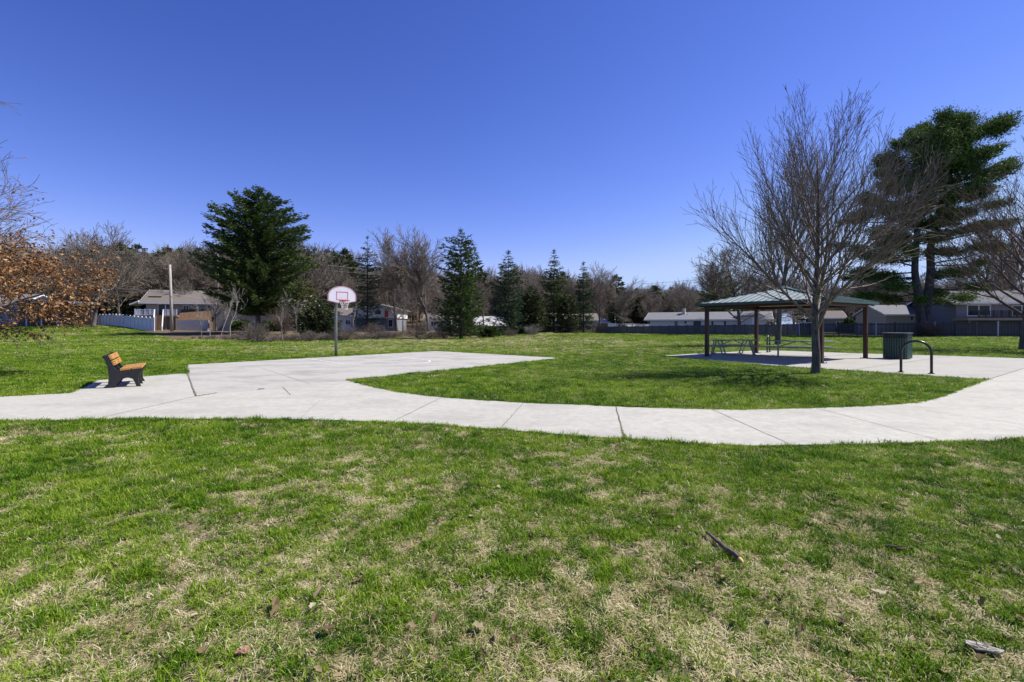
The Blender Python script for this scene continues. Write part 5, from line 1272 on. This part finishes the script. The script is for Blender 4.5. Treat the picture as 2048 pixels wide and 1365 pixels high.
# pale saplings along the field edge
sap = dict(specB); sap['kids'] = [9, 4, 3, 2]; sap['jit'] = [.13, .14, .14, .14, .14]; sap['len'] = [lambda t: 1.9 * (1 - .5 * t), lambda t: .5, lambda t: .5, lambda t: .5]; sap['ref'] = [1, 1.6, .8, .5]; sap['from'] = [.3, .2, .2, .2]
sap_f = []
for i in range(3):
    out = bare_tree(700 + i, sap, 6.4, .06, (rnd.uniform(-.2, .2), 0), 3, .011); me = tree_meshes(out, M['twig_pale'], M['twig_pale']); sap_f.append(me)
    for o in me: COL.objects.unlink(o)
for i, (u, vb, vt, lb) in enumerate([(418, 679, 588, 'pale crooked sapling closest to the blue tarp bundle'), (440, 678.5, 575, 'pale sapling with forked stem between tarp and tan house'), (458, 680, 566, 'tallest pale sapling in front of the tan house corner'), (404, 680, 602, 'thin pale sapling before the retaining wall'),
        (567, 690, 584, 'pale leaning sapling nearest the lawn below the big spruce'), (590, 680, 600, 'thin sapling beside the yellow-green cedar'), (706, 678, 600, 'sapling before the trellis of the red door house'), (897, 676, 612, 'single thin sapling next to the ragged spruce')]):
    b = G(u, vb); r = empty('sapling', b, i * 1.3, lb, 'tree'); s = (hz(vt, b.y)) / 6.6; r.scale = (s, s, s)
    for o in sap_f[i % 3]: c = o.copy(); COL.objects.link(c); c.parent = r
# bare bushes
def bush_mesh(seed, n, h, spread, m, name):
    q = random.Random(seed); grow.r = q; out = [[], [], []]
    sp_ = dict(seg=[5, 4, 3], jit=[.12, .15, .15], trop=[.02, .03, .02], tip=[.3, .4, .6], kids=[6, 3], ref=[1, .9], **{'from': [.2, .2], 'to': [.97, .97]}, ang=[.6, .6], len=[lambda t: .75 * h * .6 * (1.1 - .5 * t), lambda t: .55], rr=[.6, .65], thick=.012)
    for i in range(n):
        a = q.uniform(0, 6.283); s = spread * math.sqrt(q.uniform(0, 1)); grow(seed, sp_, (math.cos(a) * s * .25, math.sin(a) * s * .25, -.05), (math.cos(a) * s, math.sin(a) * s, 1), h * q.uniform(.7, 1.1), .022, out, 0, 2, .008)
    b = MB(); add_tubes(b, out[0], 5); add_tubes(b, out[1], 3); add_tubes(b, out[2], 3); return b.build(name, M[m], None, True)
for i, (u, vb, h, sp_, n, m, lb) in enumerate([(515, 685.5, 1.75, 1.0, 40, 'brush', 'brown leafless bush on the lawn edge under the big spruce'), (482, 681, 1.0, .9, 26, 'brush', 'low leafless bush before the tan house windows'), (568, 672, 3.6, .6, 34, 'twig_red', 'tall reddish leafless bush beside the big spruce'), (612, 683.5, 1.1, 1.2, 34, 'brush', 'low spreading leafless bush below the cedar'),
        (690, 681.5, 1.5, 1.1, 38, 'brush', 'leafless bush behind the hoop pole'), (748, 676, 1.7, 1.0, 36, 'brush', 'leafless bush before the white lower wall of the red door house'), (836, 676, 2.0, .9, 40, 'brush', 'leafless bush between the round oak and the vase-shaped tree'), (888, 677, 1.9, 1.0, 36, 'brush', 'leafless bush touching the ragged spruce on its hoop side'),
        (1064, 673, 1.5, .9, 34, 'twig_pale', 'pale leafless bush between the cone-shaped and slender spruces'), (1022, 674, 1.1, 1.0, 30, 'brush', 'low leafless bush at the foot of the cone-shaped spruce'), (1200, 668.5, 1.4, .7, 26, 'brush', 'leafless bush at the free end of the board fence'), (1862, 674.5, 1.9, 1.2, 60, 'twig_red', 'dark twiggy bush against the picket fence under the pine')]):
    b = G(u, vb); o = bush_mesh(900 + i, n, h, sp_, m, 'bare_bush'); o.location = b; tag(o, lb, 'bush')
# dark low shrubs by the tan house
for i, (u, v, Y, w_, lb) in enumerate([(482, 655, 80, 16, 'dark clipped shrub under the tan house windows'), (548, 658, 78, 22, 'dark green rounded shrub beside the pale drive')]):
    con('dark_shrub', lb, u, v - 12, Y, None, 60 + i, [(v - 12, w_ * .5), (v - 4, w_), (v + 6, w_)], 8, 10, .0, .3, .7, .2, 'spruce', .05, cat='shrub')

# ---- undergrowth along the field edge and the wood behind the houses (nobody could count these)
UG = bpy.data.collections.new('undergrowth_forms')
for i in range(4):
    o = bush_mesh(960 + i, 22, 1.1, 1.1, 'brush', 'undergrowth_form_%d' % i); COL.objects.unlink(o); UG.objects.link(o)
u_ = rng.uniform(385, 1195, 420); vv = np.interp((u_ - 1024) / F, EDGE_T, EDGE_Y); dpt = vv + np.abs(rng.normal(0, 3.2, 420)) + .2; x = (u_ - 1024) / F * dpt; k = (fbm(x * .25, dpt * .25, 13) > .40); x, dpt = x[k], dpt[k]; n = len(x)
sc = rng.uniform(.3, .95, n) * (.45 + .4 * ss(400, 560, u_[k]))
tag(instancer('undergrowth', np.stack([x, dpt, tz(x, dpt)], -1), UG, np.stack([0 * x, 0 * x, rng.uniform(0, 6.28, n)], -1), np.stack([sc, sc, sc * rng.uniform(.6, 1.1, n)], -1), rng.integers(0, 4, n)), 'low brown leafless undergrowth along the lawn edge', 'undergrowth', kind='stuff')
WD = bpy.data.collections.new('wood_forms')
for i in range(5):
    me, Ht = forms[[0, 1, 3, 6, 4][i]]; w_ = bpy.data.objects.new('wood_form_%d' % i, me[1].data.copy()); w_.data.name = 'wood_form_%d' % i
    a = me[0].data; off = len(w_.data.vertices)
    bm_ = __import__('bmesh').new(); bm_.from_mesh(w_.data); bm_.from_mesh(a); bm_.to_mesh(w_.data); bm_.free(); WD.objects.link(w_)
con_f = conifer(95, 14, [(0, .3), (.1, 1.6), (.3, 2.6), (.6, 3.0), (.9, 2.4)], 16, 8, .05, .3, 1.5, .4, 'dark_conifer', .2, dens=.7)
for o in con_f: COL.objects.unlink(o)
con_f[1].name = 'wood_form_5'; con_f[1].data.materials[0] = M['dark_conifer']; WD.objects.link(con_f[1])
pts, kk, sc = [], [], []
for n_, ua, ub, y0, y1, h0, h1, pc in [(340, -260, 700, 100, 200, 14, 20, .34), (160, 640, 1200, 100, 165, 10, 15, .10), (90, 1190, 1420, 118, 180, 9, 13, .20), (130, 1380, 2450, 100, 170, 11, 16, .16), (60, -700, -250, 95, 180, 12, 17, .2), (40, 2400, 3100, 90, 150, 11, 16, .2)]:
    u_ = rng.uniform(ua, ub, n_); y_ = rng.uniform(y0, y1, n_); x_ = (u_ - 1024) / F * y_; kf = np.where(rng.uniform(size=n_) < pc, 5, rng.integers(0, 5, n_)); H_ = rng.uniform(h0, h1, n_)
    pts.append(np.stack([x_, y_, tz(x_, y_)], -1)); kk.append(kf); sc.append(H_ / np.array([forms[0][1], forms[1][1], forms[3][1], forms[6][1], forms[4][1], 14.5])[kf])
pts = np.concatenate(pts); kk = np.concatenate(kk); sc = np.concatenate(sc); n = len(kk)
tag(instancer('woods', pts, WD, np.stack([np.zeros(n), np.zeros(n), rng.uniform(0, 6.28, n)], -1), np.stack([sc * rng.uniform(.8, 1.1, n)] * 2 + [sc], -1), kk), 'grey-brown leafless wood on the low hill behind the houses', 'wood', kind='stuff')

# ------------------------------------------------------------------ light, sky, camera
w = bpy.data.worlds.new('World'); scene.world = w; w.use_nodes = True
nt = w.node_tree; bg = nt.nodes['Background']
sky = nt.nodes.new('ShaderNodeTexSky'); sky.sky_type = 'NISHITA'; sky.sun_disc = False
sky.sun_elevation = R(SUN_EL); sky.sun_rotation = math.atan2(SUN_AZ[0], SUN_AZ[1])
sky.air_density = 1.0; sky.dust_density = 0.0; sky.ozone_density = 5.0; sky.altitude = 200
EXPO = 0.95
sc_ = nt.nodes.new('ShaderNodeSeparateColor'); cc = nt.nodes.new('ShaderNodeCombineColor')
nt.links.new(sky.outputs[0], sc_.inputs[0])
for i, (g_, k_) in enumerate([(1.62, 3.1), (1.40, 1.63), (1.14, 1.83)]):      # deeper, more saturated blue, as the camera renders this sky
    m0 = nt.nodes.new('ShaderNodeMath'); m0.operation = 'MULTIPLY'; m0.inputs[1].default_value = .1
    m1 = nt.nodes.new('ShaderNodeMath'); m1.operation = 'POWER'; m1.inputs[1].default_value = g_
    m2 = nt.nodes.new('ShaderNodeMath'); m2.operation = 'MULTIPLY'; m2.inputs[1].default_value = k_ * 10 / 2 ** EXPO
    nt.links.new(sc_.outputs[i], m0.inputs[0]); m3 = nt.nodes.new('ShaderNodeMath'); m3.operation = 'SMOOTH_MIN'; m3.inputs[1].default_value = (.50, .66, 1.02)[i] * 10 / 2 ** EXPO; m3.inputs[2].default_value = 1.0
    nt.links.new(m0.outputs[0], m1.inputs[0]); nt.links.new(m1.outputs[0], m2.inputs[0]); nt.links.new(m2.outputs[0], m3.inputs[0]); nt.links.new(m3.outputs[0], cc.inputs[i])
nt.links.new(cc.outputs[0], bg.inputs['Color'])
bg.inputs['Strength'].default_value = 0.1
sun = bpy.data.lights.new('sun', 'SUN'); sun.energy = 4.0; sun.angle = R(.5); sun.color = (1, .955, .88)
so = bpy.data.objects.new('sun', sun); COL.objects.link(so)
d = Vector((SUN_AZ[0] * math.cos(R(SUN_EL)), SUN_AZ[1] * math.cos(R(SUN_EL)), math.sin(R(SUN_EL))))
so.rotation_euler = d.to_track_quat('Z', 'Y').to_euler(); so.location = (20, 0, 40)
cd = bpy.data.cameras.new('camera'); co = bpy.data.objects.new('camera', cd); COL.objects.link(co)
co.location = (0, 0, CAMZ); co.rotation_euler = (R(90), 0, 0)
cd.sensor_width = 36; cd.lens = 36 * F / 2048; cd.shift_y = -(682.5 - HOR) / 2048; cd.clip_start = .05; cd.clip_end = 3000
scene.camera = co
vs = scene.view_settings; vs.view_transform = 'Standard'; vs.look = 'None'; vs.gamma = 1; vs.use_curve_mapping = False
vs.exposure = EXPO
scene.cycles.max_bounces = 6; scene.cycles.diffuse_bounces = 3; scene.cycles.transparent_max_bounces = 8
scene.cycles.use_denoising = True
